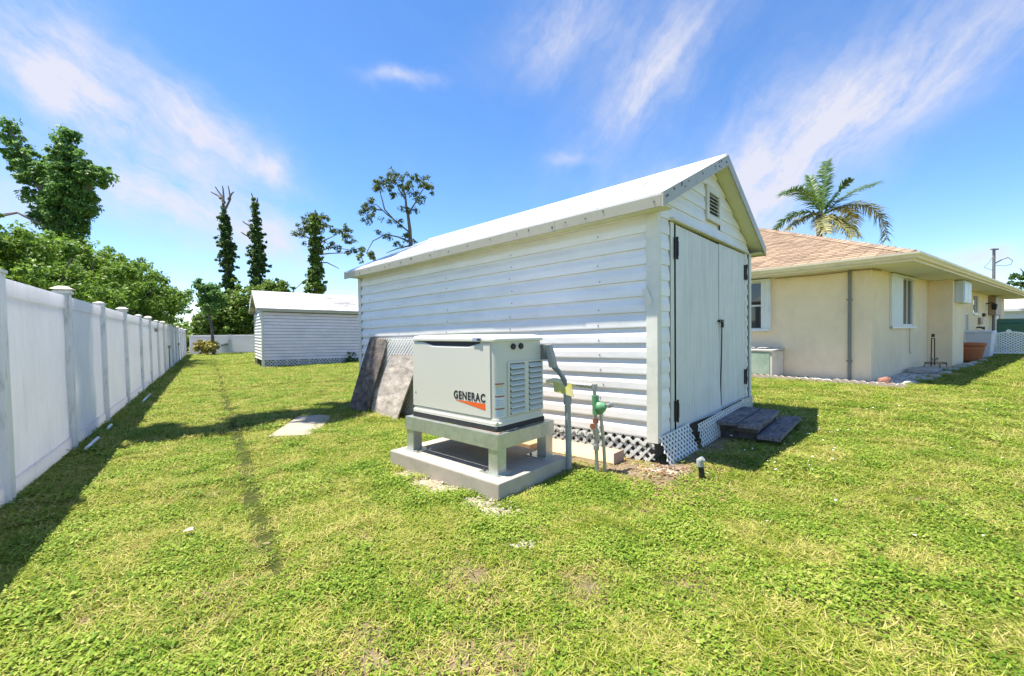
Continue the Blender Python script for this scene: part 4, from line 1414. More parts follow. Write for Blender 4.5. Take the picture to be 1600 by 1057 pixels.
# ------------------------------------------------------------------ vinyl fences
def build_fence():
    root = thing('vinyl_fence', 'long white vinyl privacy fence running along the left of the lawn', 'fence', FP0 + Vector((0, 0, gz(FP0.x))))
    H = 1.76
    S = [-7.0, -4.45, -1.94, 0.0, 2.0, 4.05, 6.3, 8.25, 10.4, 12.6, 14.8, 17.0, 19.2, 21.4, 23.6, 25.8, 28.0, 30.2]
    S = [s if s != 2.0 else 1.95 for s in S]
    lean = 0.014

    def P(s, n, z):
        w = FP0 + FD * s + FN * (n - lean * z)
        w.z = gz(w.x) + z
        return w - root.location
    # posts share a mesh pair: two cap styles
    def post_mesh():
        mb = MB(Frame((0, 0, 0), FD, FN, Vector((-lean * FN.x, -lean * FN.y, 1))))
        mb.box(-0.058, 0.058, -0.058, 0.058, -0.1, H + 0.01)
        return mb
    proto = {}
    for i, s in enumerate(S):
        style = i % 2
        p = P(s, 0, 0)
        if style not in proto:
            po = post_mesh().build('post', M['vinylpost'], root, 0.006)
            f = Frame((0, 0, 0), FD, FN, Vector((0, 0, 1)))
            dx = -lean * H
            mb = MB(lambda q: f((q[0], q[1] + dx, q[2])))
            if style == 1:
                mb.box(-0.075, 0.075, -0.075, 0.075, H + 0.011, H + 0.040)
                mb.box(-0.062, 0.062, -0.062, 0.062, H + 0.041, H + 0.060)
                mb.hexa([(-0.090, -0.090, H + 0.0605), (0.090, -0.090, H + 0.0605), (0.090, 0.090, H + 0.0605), (-0.090, 0.090, H + 0.0605), (-0.035, -0.035, H + 0.095), (0.035, -0.035, H + 0.095), (0.035, 0.035, H + 0.095), (-0.035, 0.035, H + 0.095)])
            else:
                mb.box(-0.068, 0.068, -0.068, 0.068, H + 0.011, H + 0.035)
                mb.hexa([(-0.066, -0.066, H + 0.0355), (0.066, -0.066, H + 0.0355), (0.066, 0.066, H + 0.0355), (-0.066, 0.066, H + 0.0355), (-0.012, -0.012, H + 0.058), (0.012, -0.012, H + 0.058), (0.012, 0.012, H + 0.058), (-0.012, 0.012, H + 0.058)])
            mb.build('cap', M['cap'], po)
            proto[style] = po
            po.location = p
        else:
            c = dup(proto[style], root)
            c.location = p
    for s0, s1 in zip(S[:-1], S[1:]):
        x0, x1 = s0 + 0.056, s1 - 0.056
        mb = MB()
        L = x1 - x0
        nb = max(8, int(L / 0.15))
        ring = []
        for k in range(nb):
            for (t, d) in ((0.03, 0.012), (0.97, 0.012), (0.985, 0.0095), (1.015, 0.0095)):
                if k == nb - 1 and t > 0.975:
                    continue
                s = x0 + L * (k + t) / nb
                ring.append((s, d))
        for side in (1, -1):
            mb.loft([[P(s, side * d, 0.16) for s, d in ring], [P(s, side * d, H - 0.14) for s, d in ring]], closed=False, caps=False)
        mb.build('panel', M['vinyl'], root)
        for (nm, z0, z1) in (('top_rail', H - 0.155, H - 0.012), ('bottom_rail', 0.03, 0.172)):
            mb = MB()
            mb.hexa([P(x0, -0.026, z0), P(x1, -0.026, z0), P(x1, 0.026, z0), P(x0, 0.026, z0), P(x0, -0.026, z1), P(x1, -0.026, z1), P(x1, 0.026, z1), P(x0, 0.026, z1)])
            mb.build(nm, M['vinyl'], root, 0.004)
    # small fittings on the fence face
    for (s, z, h) in ((14.4, 0.92, 0.85), (21.0, 0.95, 0.9), (9.6, 1.50, 0.05)):
        mb = MB()
        b = P(s, 0.06, z)
        o = FN * 0.03
        mb.hexa([b + FD * x * 0.10 + FN * y * 0.035 + Vector((0, 0, zz * 0.05)) for zz in (-1, 1) for x, y in ((-1, -0.9), (1, -0.9), (1, 1), (-1, 1))])
        fit = mb.build('outlet_box', M['brownbox'], root)
        if h > 0.1:
            mb = MB()
            mb.tube([P(s, 0.055, 0.0), P(s, 0.055, z - 0.05)], 0.018, 6)
            mb.build('riser_pipe', M['pvcdark'], fit)
    # back fence
    e = FP0 + FD * 30.2
    e.z = gz(e.x)
    root2 = thing('vinyl_fence', 'low white vinyl fence closing the far end of the lawn', 'fence', e)
    D2, H2 = FN, 1.42
    for k in range(9):
        w = e + D2 * (0.15 + 2.4 * k)
        if k:
            mb = MB()
            f = Frame((0, 0, 0), D2, FD, (0, 0, 1))
            p = w - e
            mb = MB(lambda q: f(q) + p)
            mb.box(-0.06, 0.06, -0.06, 0.06, -0.1, H2 + 0.03)
            mb.build('post', M['vinylpost'], root2)
        if k < 8:
            f = Frame((0, 0, 0), D2, FD, (0, 0, 1))
            q0 = w - e
            mb = MB(lambda q: f(q) + q0)
            mb.box(0.061, 2.339, -0.015, 0.015, 0.12, H2 - 0.10)
            mb.build('panel', M['vinyl'], root2)
            mb = MB(lambda q: f(q) + q0)
            mb.box(0.061, 2.339, -0.028, 0.028, H2 - 0.0995, H2)
            mb.build('top_rail', M['vinyl'], root2)


build_fence()

# loose white plastic strips by the fence foot
strips = [((-4.70, 4.70), (-5.05, 5.20), 'white plastic strip lying in fence shade nearest the camera'), ((-5.45, 5.75), (-5.62, 5.98), 'short white plastic strip lying behind the second fence post'),
          ((-7.05, 8.15), (-7.75, 9.15), 'far white plastic strip at the fence foot beyond the third post')]
for i, (p, q, lb) in enumerate(strips):
    mb = MB()
    x0, y0 = p; x1, y1 = q
    mx, my = (x0 + x1) / 2, (y0 + y1) / 2
    mb.tube([(x0 - mx, y0 - my, 0.055), (0, 0, 0.06), (x1 - mx, y1 - my, 0.056)], 0.017, 8)
    tag(mb.build('plastic_strip', M['white'], None, 0, (mx, my, gz(mx))), lb, 'plastic strip', 'plastic strips along the fence')

# ------------------------------------------------------------------ far shed
def build_far_shed():
    root = thing('garden_shed', 'smaller grimy white shed far back on the lawn beside the fence', 'shed', FAR.o)
    L, W, H = 4.9, 2.7, 2.20
    mb = MB(FAR)
    mb.box(0.27, L, 0.02, W - 0.02, 0.30, H)
    mb.build('inner_wall', M['dark'], root)
    # lap boards on the long side and on the lit left end
    n = 15
    rh = (H - 0.32) / n
    for k in range(n):
        z = 0.32 + k * rh
        mb = MB(FAR)
        mb.hexa([(0.29, -0.030, z), (L, -0.030, z), (L, 0.015, z), (0.29, 0.015, z), (0.29, -0.002, z + rh - 0.013), (L, -0.002, z + rh - 0.013), (L, 0.015, z + rh - 0.013), (0.29, 0.015, z + rh - 0.013)])
        mb.build('siding_board', M['farsiding'], root)
        mb = MB(FAR)
        mb.hexa([(0.222, 0.04, z), (0.265, 0.04, z), (0.265, W - 0.04, z), (0.222, W - 0.04, z), (0.255, 0.04, z + rh), (0.265, 0.04, z + rh), (0.265, W - 0.04, z + rh), (0.255, W - 0.04, z + rh)])
        mb.build('siding_board', M['siding'], root)
    mb = MB(FAR)
    mb.box(0.215, 0.285, -0.035, 0.035, 0.0, H - 0.002)
    mb.build('corner_trim', M['trim'], root)
    mb = MB(FAR)
    mb.box(0.215, 0.285, W - 0.035, W + 0.03, 0.0, H - 0.002)
    mb.build('corner_trim', M['trim'], root)
    ov, ez, rz = 0.16, 2.34, 2.34 + 0.52 * (W / 2 + 0.16)
    # gable triangle
    mb = MB(FAR)
    mb.add([(0.26, 0, H + 0.02), (0.26, W, H + 0.02), (0.26, W / 2, rz - 0.16), (L, 0, H + 0.02), (L, W, H + 0.02), (L, W / 2, rz - 0.16)], [(0, 1, 2), (3, 5, 4)])
    mb.build('gable_wall', M['siding'], root)
    for s in (0, 1):
        rb = (lambda b: b) if s == 0 else (lambda b: W - b)
        mb = MB(FAR)
        mb.hexa([(0.06, rb(-ov), ez - 0.03), (L + 0.1, rb(-ov), ez - 0.03), (L + 0.1, rb(W / 2), rz - 0.03), (0.06, rb(W / 2), rz - 0.03),
                 (0.06, rb(-ov), ez), (L + 0.1, rb(-ov), ez), (L + 0.1, rb(W / 2), rz), (0.06, rb(W / 2), rz)])
        mb.build('roof_sheet', M['farroof'], root)
        mb = MB(FAR)
        b0, b1 = sorted((rb(-ov - 0.012), rb(-ov + 0.012)))
        mb.box(0.05, L + 0.1, b0, b1, ez - 0.125, ez - 0.034)
        mb.build('eave_fascia', M['fascia'], root)
        mb = MB(FAR)
        mb.hexa([(0.04, rb(-ov), ez - 0.12), (0.055, rb(-ov), ez - 0.12), (0.055, rb(W / 2), rz - 0.12), (0.04, rb(W / 2), rz - 0.12),
                 (0.04, rb(-ov), ez + 0.004), (0.055, rb(-ov), ez + 0.004), (0.055, rb(W / 2), rz + 0.004), (0.04, rb(W / 2), rz + 0.004)])
        mb.build('rake_board', M['trim'], root)
    def fl(s, t, d):
        return (0.29 + s, -0.004 - d, 0.01 + t)
    lattice(fl, L - 0.3, 0.30, 0.13, 0.036, 0.006, 1, FAR).build('lattice_skirt', M['lattice'], root)
    for k in range(11):
        mb = MB(FAR)
        x = 0.30 + 0.40 * k
        mb.box(x - 0.018, x + 0.018, -0.035, -0.0175, 0.0, 0.315)
        mb.build('skirt_post', M['trim'], root)
    mb = MB(FAR)
    mb.box(0.3, L, 0.03, W - 0.03, -0.1, 0.3)
    mb.build('floor_rim', M['dark'], root)


build_far_shed()

# ------------------------------------------------------------------ house
def wall_holes(mb, axis, s0, s1, z0, z1, n0, n1, holes):
    """wall slab along s with rectangular openings; axis 'u' or 'v' is the running direction"""
    xs = sorted(set([s0, s1] + [h[0] for h in holes] + [h[1] for h in holes]))
    zs = sorted(set([z0, z1] + [h[2] for h in holes] + [h[3] for h in holes]))
    solid = {}
    for i in range(len(xs) - 1):
        for j in range(len(zs) - 1):
            cx, cz = (xs[i] + xs[i + 1]) / 2, (zs[j] + zs[j + 1]) / 2
            solid[i, j] = not any(h[0] < cx < h[1] and h[2] < cz < h[3] for h in holes)
    def pt(s, n, z):
        return (s, n, z) if axis == 'u' else (n, s, z)
    for (i, j), ok in solid.items():
        if not ok:
            continue
        a, b, c, d = xs[i], xs[i + 1], zs[j], zs[j + 1]
        for n in (n0, n1):
            mb.add([pt(a, n, c), pt(b, n, c), pt(b, n, d), pt(a, n, d)], [(0, 1, 2, 3)])
        for (ii, jj, q) in ((i - 1, j, [(a, c), (a, d)]), (i + 1, j, [(b, c), (b, d)]), (i, j - 1, [(a, c), (b, c)]), (i, j + 1, [(a, d), (b, d)])):
            if not solid.get((ii, jj), False):
                (p0, p1), (q0, q1) = q
                mb.add([pt(p0, n0, p1), pt(q0, n0, q1), pt(q0, n1, q1), pt(p0, n1, p1)], [(0, 1, 2, 3)])


def build_house():
    root = thing('house', 'single storey peach stucco house with tan shingle hip roof and cream gutters', 'house', HOUSE.o)
    H = 2.42
    UL, VL = 19.0, 9.6
    WINL = (2.20, 3.60, 1.12, 2.36)
    WINR = (2.28, 3.32, 1.18, 2.38)
    mb = MB(HOUSE)
    wall_holes(mb, 'v', 0.0, VL, -0.15, H, 0.0, 0.18, [WINL])
    w1 = mb.build('wall', M['stucco'], root)
    mb = MB(HOUSE)
    wall_holes(mb, 'u', 0.181, UL, -0.15, H, 0.0, 0.18, [WINR, (11.5, 12.5, 1.62, 2.34), (10.1, 10.6, 0.95, 1.62), (17.0, 17.95, 0.02, 2.1)])
    mb.build('wall', M['stucco'], root)
    mb = MB(HOUSE)
    mb.box(UL, UL + 0.18, 0.0, VL, -0.15, H)
    mb.box(0.18, UL, VL, VL + 0.18, -0.15, H)
    mb.build('wall', M['stucco'], root)
    # projecting bay on the right wall
    mb = MB(HOUSE)
    mb.box(4.80, 6.25, -0.49, -0.002, -0.15, H)
    mb.build('bay_wall', M['stucco'], root)
    mb = MB(HOUSE)
    mb.box(0.5, UL - 0.3, 0.6, VL - 0.3, 0.0, 2.38)
    mb.build('interior', M['dark'], root)
    # windows
    def window(axis, s0, s1, z0, z1, label, curtain):
        def B(mb, sa, sb, na, nb, za, zb):
            if axis == 'u':
                mb.box(sa, sb, na, nb, za, zb)
            else:
                mb.box(na, nb, sa, sb, za, zb)
        mb = MB(HOUSE)
        t = 0.045
        B(mb, s0 + 0.002, s0 + t, 0.012, 0.06, z0 + 0.002, z1 - 0.002)
        B(mb, s1 - t, s1 - 0.002, 0.012, 0.06, z0 + 0.002, z1 - 0.002)
        B(mb, s0 + t, s1 - t, 0.012, 0.06, z0 + 0.002, z0 + t)
        B(mb, s0 + t, s1 - t, 0.012, 0.06, z1 - t, z1 - 0.002)
        w = mb.build('window', M['white'], root)
        mid = (z0 + z1) / 2
        for (sa, sb, za, zb, k) in (((s0 + t, s1 - t, z0 + t, mid - 0.02, 0), (s0 + t, s1 - t, mid + 0.02, z1 - t, 0.02)) if axis == 'v' else ((s0 + t, (s0 + s1) / 2 - 0.02, z0 + t, z1 - t, 0), ((s0 + s1) / 2 + 0.02, s1 - t, z0 + t, z1 - t, 0.02))):
            mb = MB(HOUSE)
            B(mb, sa, sb, 0.030 + k, 0.036 + k, za, zb)
            mb.build('pane', M['glass'], w)
        mb = MB(HOUSE)
        if axis == 'v':
            B(mb, s0 + t, s1 - t, 0.014, 0.066, mid - 0.02, mid + 0.02)
        else:
            B(mb, (s0 + s1) / 2 - 0.02, (s0 + s1) / 2 + 0.02, 0.014, 0.066, z0 + t, z1 - t)
        mb.build('mullion', M['white'], w)
        mb = MB(HOUSE)
        B(mb, s0 - 0.03, s1 + 0.03, -0.05, 0.011, z0 - 0.05, z0 - 0.001)
        mb.build('sill', M['white'], w, 0.005)
        return w
    window('v', *WINL, None, False)
    window('u', *WINR, None, True)
    window('u', 11.5, 12.5, 1.62, 2.34, None, False)
    window('u', 10.1, 10.6, 0.95, 1.62, None, False)
    # accordion shutters
    def shutter(axis, s0, s1, z0, z1, dep):
        mb = MB(HOUSE)
        n = max(2, int((s1 - s0) / 0.05))
        ring = []
        for k in range(n + 1):
            s = s0 + (s1 - s0) * k / n
            d = -dep + (0.02 if k % 2 else 0.0)
            ring.append((s, d))
        ring = [(s0, -0.002)] + ring + [(s1, -0.002)]
        mk = lambda s, d, z: (s, d, z) if axis == 'u' else (d, s, z)
        mb.loft([[mk(s, d, z0) for s, d in ring], [mk(s, d, z1) for s, d in ring]])
        sh = mb.build('storm_shutter', M['white'], root)
        for (za, zb) in ((z1 + 0.001, z1 + 0.05), (z0 - 0.05, z0 - 0.001)):
            mb = MB(HOUSE)
            e0, e1 = (s0, 3.36) if axis == 'u' else (s0, 3.62)
            if axis == 'u':
                mb.box(e0, e1, -dep - 0.02, -0.052 if za < 1.3 else -0.002, za, zb)
            else:
                mb.box(-dep - 0.02, -0.052 if za < 1.3 else -0.002, e0, e1, za, zb)
            mb.build('shutter_track', M['white'], sh)
    shutter('u', 1.28, 2.24, 1.17, 2.345, 0.045)
    shutter('v', 1.97, 2.18, 1.14, 2.345, 0.12)
    # cord under the right window
    mb = MB(HOUSE)
    mb.tube([(2.9, -0.02, 1.11), (2.9, -0.02, 0.75), (2.91, -0.02, 0.52), (2.98, -0.022, 0.47)], 0.007, 5)
    mb.build('cable', M['brownbox'], root)
    # eaves: soffit, fascia, gutter, roof
    ou, ov = -0.72, -0.80
    mb = MB(HOUSE)
    mb.box(ou, UL + 0.7, ov, -0.001, H + 0.002, H + 0.02)
    mb.box(ou, -0.001, 0.0, VL + 0.8, H + 0.002, H + 0.02)
    mb.box(0.0, UL, 0.001, VL, H + 0.003, H + 0.02)
    mb.build('soffit', M['housesoffit'], root)
    mb = MB(HOUSE)
    mb.box(ou - 0.02, UL + 0.7, ov - 0.02, ov - 0.001, H - 0.02, H + 0.15)
    mb.box(ou - 0.02, ou - 0.001, ov - 0.0005, VL + 0.8, H - 0.02, H + 0.15)
    mb.build('fascia', M['housetrim'], root)
    # K-style gutter profile
    gp = [(0.0, 0.015), (-0.055, 0.015), (-0.075, 0.055), (-0.105, 0.085), (-0.110, 0.125), (-0.098, 0.126), (-0.09, 0.095), (-0.0, 0.03)]
    mb = MB(HOUSE)
    z0 = H + 0.012
    o0, v0 = ou - 0.021, ov - 0.021
    mb.loft([[(o0 + x, v0 + x, z0 + z) for x, z in gp], [(UL + 0.7, v0 + x, z0 + z) for x, z in gp]])
    mb.build('gutter', M['gutter'], root)
    mb = MB(HOUSE)
    mb.loft([[(o0 + x, v0 + x, z0 + z) for x, z in gp], [(o0 + x, VL + 0.8, z0 + z) for x, z in gp]])
    mb.build('gutter', M['gutter'], root)
    # hip roof deck
    zt, tp = H + 0.135, 0.41
    hw = 5.4
    cu, cv = ou - 0.04, ov - 0.04
    UE, VE = UL + 0.7, VL + 0.84
    hw = (VE - cv) / 2
    mb = MB(HOUSE)
    A = [(cu, cv, zt), (UE, cv, zt), (UE, VE, zt), (cu, VE, zt), (cu + hw, cv + hw, zt + tp * hw), (UE - hw, cv + hw, zt + tp * hw)]
    mb.add(A, [(0, 1, 5, 4), (1, 2, 5), (2, 3, 4, 5), (3, 0, 4)])
    roof = mb.build('roof', M['shingle'], root)
    # shingles on the left slope: courses run along v, rise with u
    sl = math.sqrt(1 + tp * tp)
    expo = 0.143
    nx = Vector((-tp / sl, 0, 1 / sl))
    smesh = None
    MBs = MB(HOUSE)
    count = 0
    tabs = []
    ncour = int(hw * sl / expo)
    for c in range(ncour):
        d0 = c * expo / sl
        lo, hi = cv + d0, VE - d0
        s = lo - (0.15 if c % 2 else 0.0) + random.uniform(-0.03, 0)
        while s < min(hi, 6.5):
            w = 0.30
            a, b = max(lo, s), min(hi, s + w - 0.012)
            s += w
            if b - a > 0.04:
                tabs.append((c, a, b))
    tabs.sort(key=lambda t: (t[1] > 2.6, t[0] * 0.143 * 0.5 + abs(t[1])))
    for idx, (c, a, b) in enumerate(tabs):
        d0, d1 = c * expo, (c + 1.25) * expo
        th = 0.014 + random.uniform(0, 0.006)
        def q(d, v, up):
            return (cu + d / sl - tp / sl * up, v, zt + tp * d / sl + up / sl)
        P = [q(d0, a, 0.002), q(d0, b, 0.002), q(d1, b, 0.001), q(d1, a, 0.001), q(d0, a, th), q(d0, b, th), q(d1, b, 0.006), q(d1, a, 0.006)]
        if idx < 300:
            mb = MB(HOUSE)
            mb.hexa(P)
            mb.build('shingle', M['shingle_o'], roof)
        else:
            MBs.hexa(P)
    tag(MBs.build('shingle_field', M['shingle'], roof), kind='stuff')
    # hip caps along the near hip
    for k in range(int(hw / 0.17)):
        d0, d1 = k * 0.17, k * 0.17 + 0.20
        mb = MB(HOUSE)
        def hp(d, s, up):
            return (cu + d + s * 0.09, cv + d - s * 0.09, zt + tp * d + up - abs(s) * tp * 0.09 + 0.02)
        mb.add([hp(d0, -1, 0.008), hp(d0, 0, 0.014), hp(d0, 1, 0.008), hp(d1, -1, 0.0), hp(d1, 0, 0.006), hp(d1, 1, 0.0)], [(0, 1, 4, 3), (1, 2, 5, 4)])
        mb.build('hip_shingle', M['shingle_o'], roof)
    # pale conduit pipe up the left wall
    mb = MB(HOUSE)
    mb.tube([(-0.035, 0.37, -0.05), (-0.035, 0.37, 2.41)], 0.032, 10)
    pp = mb.build('wall_pipe', M['greypipe'], root)
    mb = MB(HOUSE)
    for z in (0.4, 1.75):
        mb.box(-0.075, -0.001, 0.325, 0.415, z, z + 0.035)
    mb.build('strap', M['greypipe'], pp)
    mb = MB(HOUSE)
    mb.tube([(-0.02, 0.33, 2.40), (-0.02, -0.03, 2.385), (0.1, -0.02, 2.39), (0.6, -0.02, 2.40)], 0.010, 6)
    mb.tube([(-0.02, 0.40, 2.39), (-0.02, 1.0, 2.375), (-0.02, 1.9, 2.39)], 0.010, 6)
    mb.build('eave_cable', M['brownbox'], root)
    # meter panel on the bay, with stub door
    mb = MB(HOUSE)
    mb.box(5.05, 6.10, -0.66, -0.492, 1.80, 2.40)
    pn = mb.build('electrical_panel', M['panelgrey'], root, 0.012)
    mb = MB(HOUSE)
    mb.box(5.10, 5.56, -0.672, -0.661, 1.85, 2.35)
    mb.box(5.59, 6.05, -0.672, -0.661, 1.85, 2.35)
    mb.build('panel_door', M['panelgrey'], pn)
    # things fixed on the far wall
    mb = MB(HOUSE)
    mb.box(14.7, 16.1, -0.22, -0.001, 1.60, 2.36)
    mbx = mb.build('meter_box', M['brownbox'], root, 0.02)
    mb = MB(HOUSE)
    mb.tube([(15.2, -0.1, 1.6), (15.2, -0.1, 0.1)], 0.05, 8)
    mb.build('meter_pipe', M['pvcdark'], mbx)
    mb = MB(HOUSE)
    mb.box(13.35, 13.7, -0.08, -0.001, 1.53, 1.66)
    mb.build('outlet_box', M['black'], root)
    mb = MB(HOUSE)
    mb.box(12.4, 12.9, -0.08, -0.001, 1.22, 1.48)
    mb.build('outlet_box', M['brownbox'], root)
    mb = MB(HOUSE)
    mb.tube([(12.1, 0.0, 1.1), (12.1, -0.12, 1.12), (12.1, -0.16, 1.05)], 0.03, 6)
    mb.tube([(12.6, 0.0, 1.1), (12.6, -0.14, 1.12), (12.6, -0.14, 0.9)], 0.03, 6)
    mb.build('hose_bib', M['black'], root)
    # lantern
    mb = MB(HOUSE)
    mb.tube([(14.2, -0.002, 2.05), (14.2, -0.16, 2.10), (14.2, -0.22, 2.04)], 0.025, 6)
    mb.lathe([(0.03, 2.06), (0.11, 2.00), (0.09, 1.98), (0.07, 1.82), (0.03, 1.80)], 8, (14.2, -0.22))
    mb.build('wall_lantern', M['black'], root)
    mb = MB(HOUSE)
    mb.box(17.03, 17.92, 0.03, 0.08, 0.03, 2.08)
    dr = mb.build('door', M['white'], root)
    mb = MB(HOUSE)
    mb.box(17.1, 17.16, 0.0, 0.029, 1.0, 1.12)
    mb.build('handle', M['black'], dr)
    # patio slab behind the bay
    mb = MB(HOUSE)
    mb.box(6.4, UL, -0.75, -0.004, -0.15, 0.06)
    mb.build('patio_slab', M['concrete'], root)


build_house()

# storage box by the left wall
root = thing('utility_box', 'low utility box with mottled green front and pale side by the house wall', 'box', HOUSE.w((-0.35, 2.3, 0)))
HF = Frame((0, 0, 0), HOUSE.X, HOUSE.Y, HOUSE.Z)
mb = MB(HF)
mb.box(-0.29, 0.32, -0.60, 0.75, -0.02, 0.60)
mb.build('body', M['boxwhite'], root, 0.006)
mb = MB(HF)
mb.box(-0.305, -0.2905, -0.55, 0.72, 0.05, 0.57)
mb.build('green_front', M['boxgreen'], root)
mb = MB(HF)
mb.hexa([(-0.32, -0.63, 0.602), (0.33, -0.63, 0.625), (0.33, 0.78, 0.625), (-0.32, 0.78, 0.602), (-0.32, -0.63, 0.632), (0.33, -0.63, 0.665), (0.33, 0.78, 0.665), (-0.32, 0.78, 0.632)])
mb.build('top', M['tin'], root)
for k in range(4):
    mb = MB(HF)
    y = -0.4 + 0.3 * k
    mb.box(-0.10 + 0.04 * k, 0.22, y, y + 0.22, 0.668, 0.69)
    mb.build('tin_flap', M['tin'], root)

# scalloped edging along the bed
def edging_piece(p, q, label, i):
    d = (q - p)
    L = d.length
    d.normalize()
    n = Vector((-d.y, d.x, 0))
    o = p
    f = Frame((0, 0, 0), d, n, (0, 0, 1))
    mb = MB(f)
    k = 4
    prof = []
    for j in range(k):
        for t in range(5):
            a = math.pi * t / 4
            prof.append((L * (j + 0.5 - 0.5 * math.cos(a)) / k, 0.055 + 0.045 * math.sin(a)))
    low = [(L * 0.995, -0.05), (0.0, -0.05)]
    pr = prof + low
    mb.loft([[(x, -0.03, z) for x, z in pr], [(x, 0.03, z) for x, z in pr]])
    ob = mb.build('edging_stone', M['edging'], None, 0, (o.x, o.y, gz(o.x) + random.uniform(-0.01, 0.012)))
    ob.rotation_euler = (random.uniform(-0.06, 0.06), 0, random.uniform(-0.03, 0.03))
    tag(ob, label, 'edging stone', 'scalloped edging stones round the house bed')


E0, E1 = HOUSE.w((-1.02, 2.75, 0)), HOUSE.w((-0.90, -0.78, 0))
n = 6
LBS = ['scalloped edging stone before the green utility box front, cut off by the shed', 'scalloped edging stone at the white end of the utility box', 'scalloped edging stone just right of the utility box',
       'scalloped edging stone in front of the pipe on the house wall', 'scalloped edging stone next to the bed corner stone', 'scalloped pinkish edging stone at the corner of the house gravel bed']
for i in range(n):
    p, q = E0.lerp(E1, i / n), E0.lerp(E1, (i + 0.97) / n)
    p.z = q.z = 0
    edging_piece(p, q, LBS[i], i)

# gravel bed along the right wall
mb = MB(HOUSE)
pts = [(-0.72, -0.76), (4.78, -0.66), (4.78, -0.01), (0.0, -0.01), (-0.02, 1.6), (-0.72, 1.6)]
mb.add([(x, y, -0.012 + 0.010 * x * 0.9) for x, y in pts], [tuple(range(6))])
o = mb.build('gravel_bed', M['gravelbase'], None, 0, HOUSE.o)
tag(o, kind='structure')
sp = []
for k in range(2600):
    u, v = random.uniform(-0.75, 4.75), random.uniform(-0.72, -0.03)
    if random.random() < 0.15:
        u, v = random.uniform(-0.75, -0.03), random.uniform(-0.7, 1.2)
    p = HOUSE.w((u, v, 0))
    sp.append((p.x, p.y, p.z - 0.004 + 0.009 * u))
scatter('gravel', M['pebble'], sp, 0.032, 0.6, 0, 'grey crushed stone filling the bed along the house wall')


def rock(name, loc, s, m, label, cat, group=None, seed=0, flat=0.6):
    bm = bmesh.new()
    bmesh.ops.create_icosphere(bm, subdivisions=2, radius=1)
    for v in bm.verts:
        d = 1 + 0.35 * mnoise.noise(v.co * 1.3 + Vector((seed, seed * 2, 0))) + 0.12 * mnoise.noise(v.co * 4 + Vector((seed, 0, 0)))
        v.co = Vector((v.co.x * s[0] * d, v.co.y * s[1] * d, max(-0.6, v.co.z) * s[2] * d))
    me = bpy.data.meshes.new(name)
    bm.to_mesh(me)
    bm.free()
    me.materials.append(m)
    o = link(name, me, None, loc)
    tag(o, label, cat, group)
    return o


p = HOUSE.w((-0.30, -0.30, 0.05)); rock('stone', p, (0.11, 0.10, 0.09), M['redstone'], 'rounded red brown stone at the foot of the house corner', 'stone', None, 1)
p = HOUSE.w((-0.10, -0.66, 0.02)); rock('stone', p, (0.16, 0.10, 0.07), M['stone'], 'pale flat stone near the outer corner of the gravel bed', 'stone', None, 2)
for i, (u, lb) in enumerate(((0.75, 'grey border stone beside the bed corner shade'), (1.6, 'grey border stone on the bed edge below the shuttered window'), (2.5, 'grey border stone in front of the flat paver'), (3.4, 'grey border stone just before the iron plant stand'), (4.3, 'grey border stone below the projecting bay'), (5.3, 'grey border stone at the foot of the bay pillar'), (6.3, 'grey border stone beside the terracotta pot'), (7.4, 'grey border stone between the pot and the gate'))):
    p = HOUSE.w((u, -0.72, 0.02 + 0.01 * u)); o = rock('stone', p, (0.26, 0.13, 0.08), M['stone'], lb, 'stone', 'border stones along the gravel bed', 3 + i)
    o.rotation_euler = (0, 0, HA * -1 + math.pi / 2 + random.uniform(-0.3, 0.3))
mb = MB(HOUSE)
mb.box(2.35, 3.55, -0.58, -0.10, 0.03, 0.13)
tag(mb.build('paver', M['stone'], None, 0.02, HOUSE.o), 'grey flat paver in the gravel bed under the plant stand', 'paver')

# iron plant stand
pb = HOUSE.w((3.55, -0.38, 0.13))
root = thing('plant_stand', 'rusty iron plant stand with a tall looped back in the gravel bed', 'plant stand', pb)
mb = MB(HF)
ringpts = [(0.36 * math.cos(t), 0.20 * math.sin(t), 0.10) for t in [2 * math.pi * k / 20 for k in range(21)]]
mb.tube(ringpts, 0.010, 6)
for (x, y) in ((-0.3, -0.12), (0.3, -0.12), (-0.3, 0.12), (0.3, 0.12)):
    mb.tube([(x, y, 0.10), (x * 1.2, y * 1.2, 0.05), (x * 1.25, y * 1.2, 0.0)], 0.010, 6)
mb.build('base', M['iron'], root)
mb = MB(HF)
mb.tube([(-0.19, 0.05, 0.02), (-0.15, 0.05, 0.6), (-0.14, 0.05, 0.74)], 0.012, 6)
mb.tube([(0.19, 0.05, 0.02), (0.17, 0.05, 0.6), (0.16, 0.05, 0.74)], 0.012, 6)
mb.tube([(-0.14, 0.05, 0.72), (0.16, 0.05, 0.72)], 0.012, 6)
mb.tube([(-0.14, 0.05, 0.77), (0.16, 0.05, 0.77)], 0.012, 6)
mb.build('back', M['iron'], root)
mb = MB(HF)
for cx in (-0.1, 0.0, 0.1):
    mb.tube([(cx + 0.035 * math.cos(t), 0.05, 0.80 + 0.035 * math.sin(t)) for t in [2 * math.pi * k / 8 for k in range(9)]], 0.010, 5)
for cx in (-0.25, 0.25):
    mb.tube([(cx + 0.10 * math.cos(t), 0.02, 0.16 + 0.06 * math.sin(t)) for t in [math.pi * k / 8 for k in range(9)]], 0.009, 5)
mb.build('scroll', M['iron'], root)

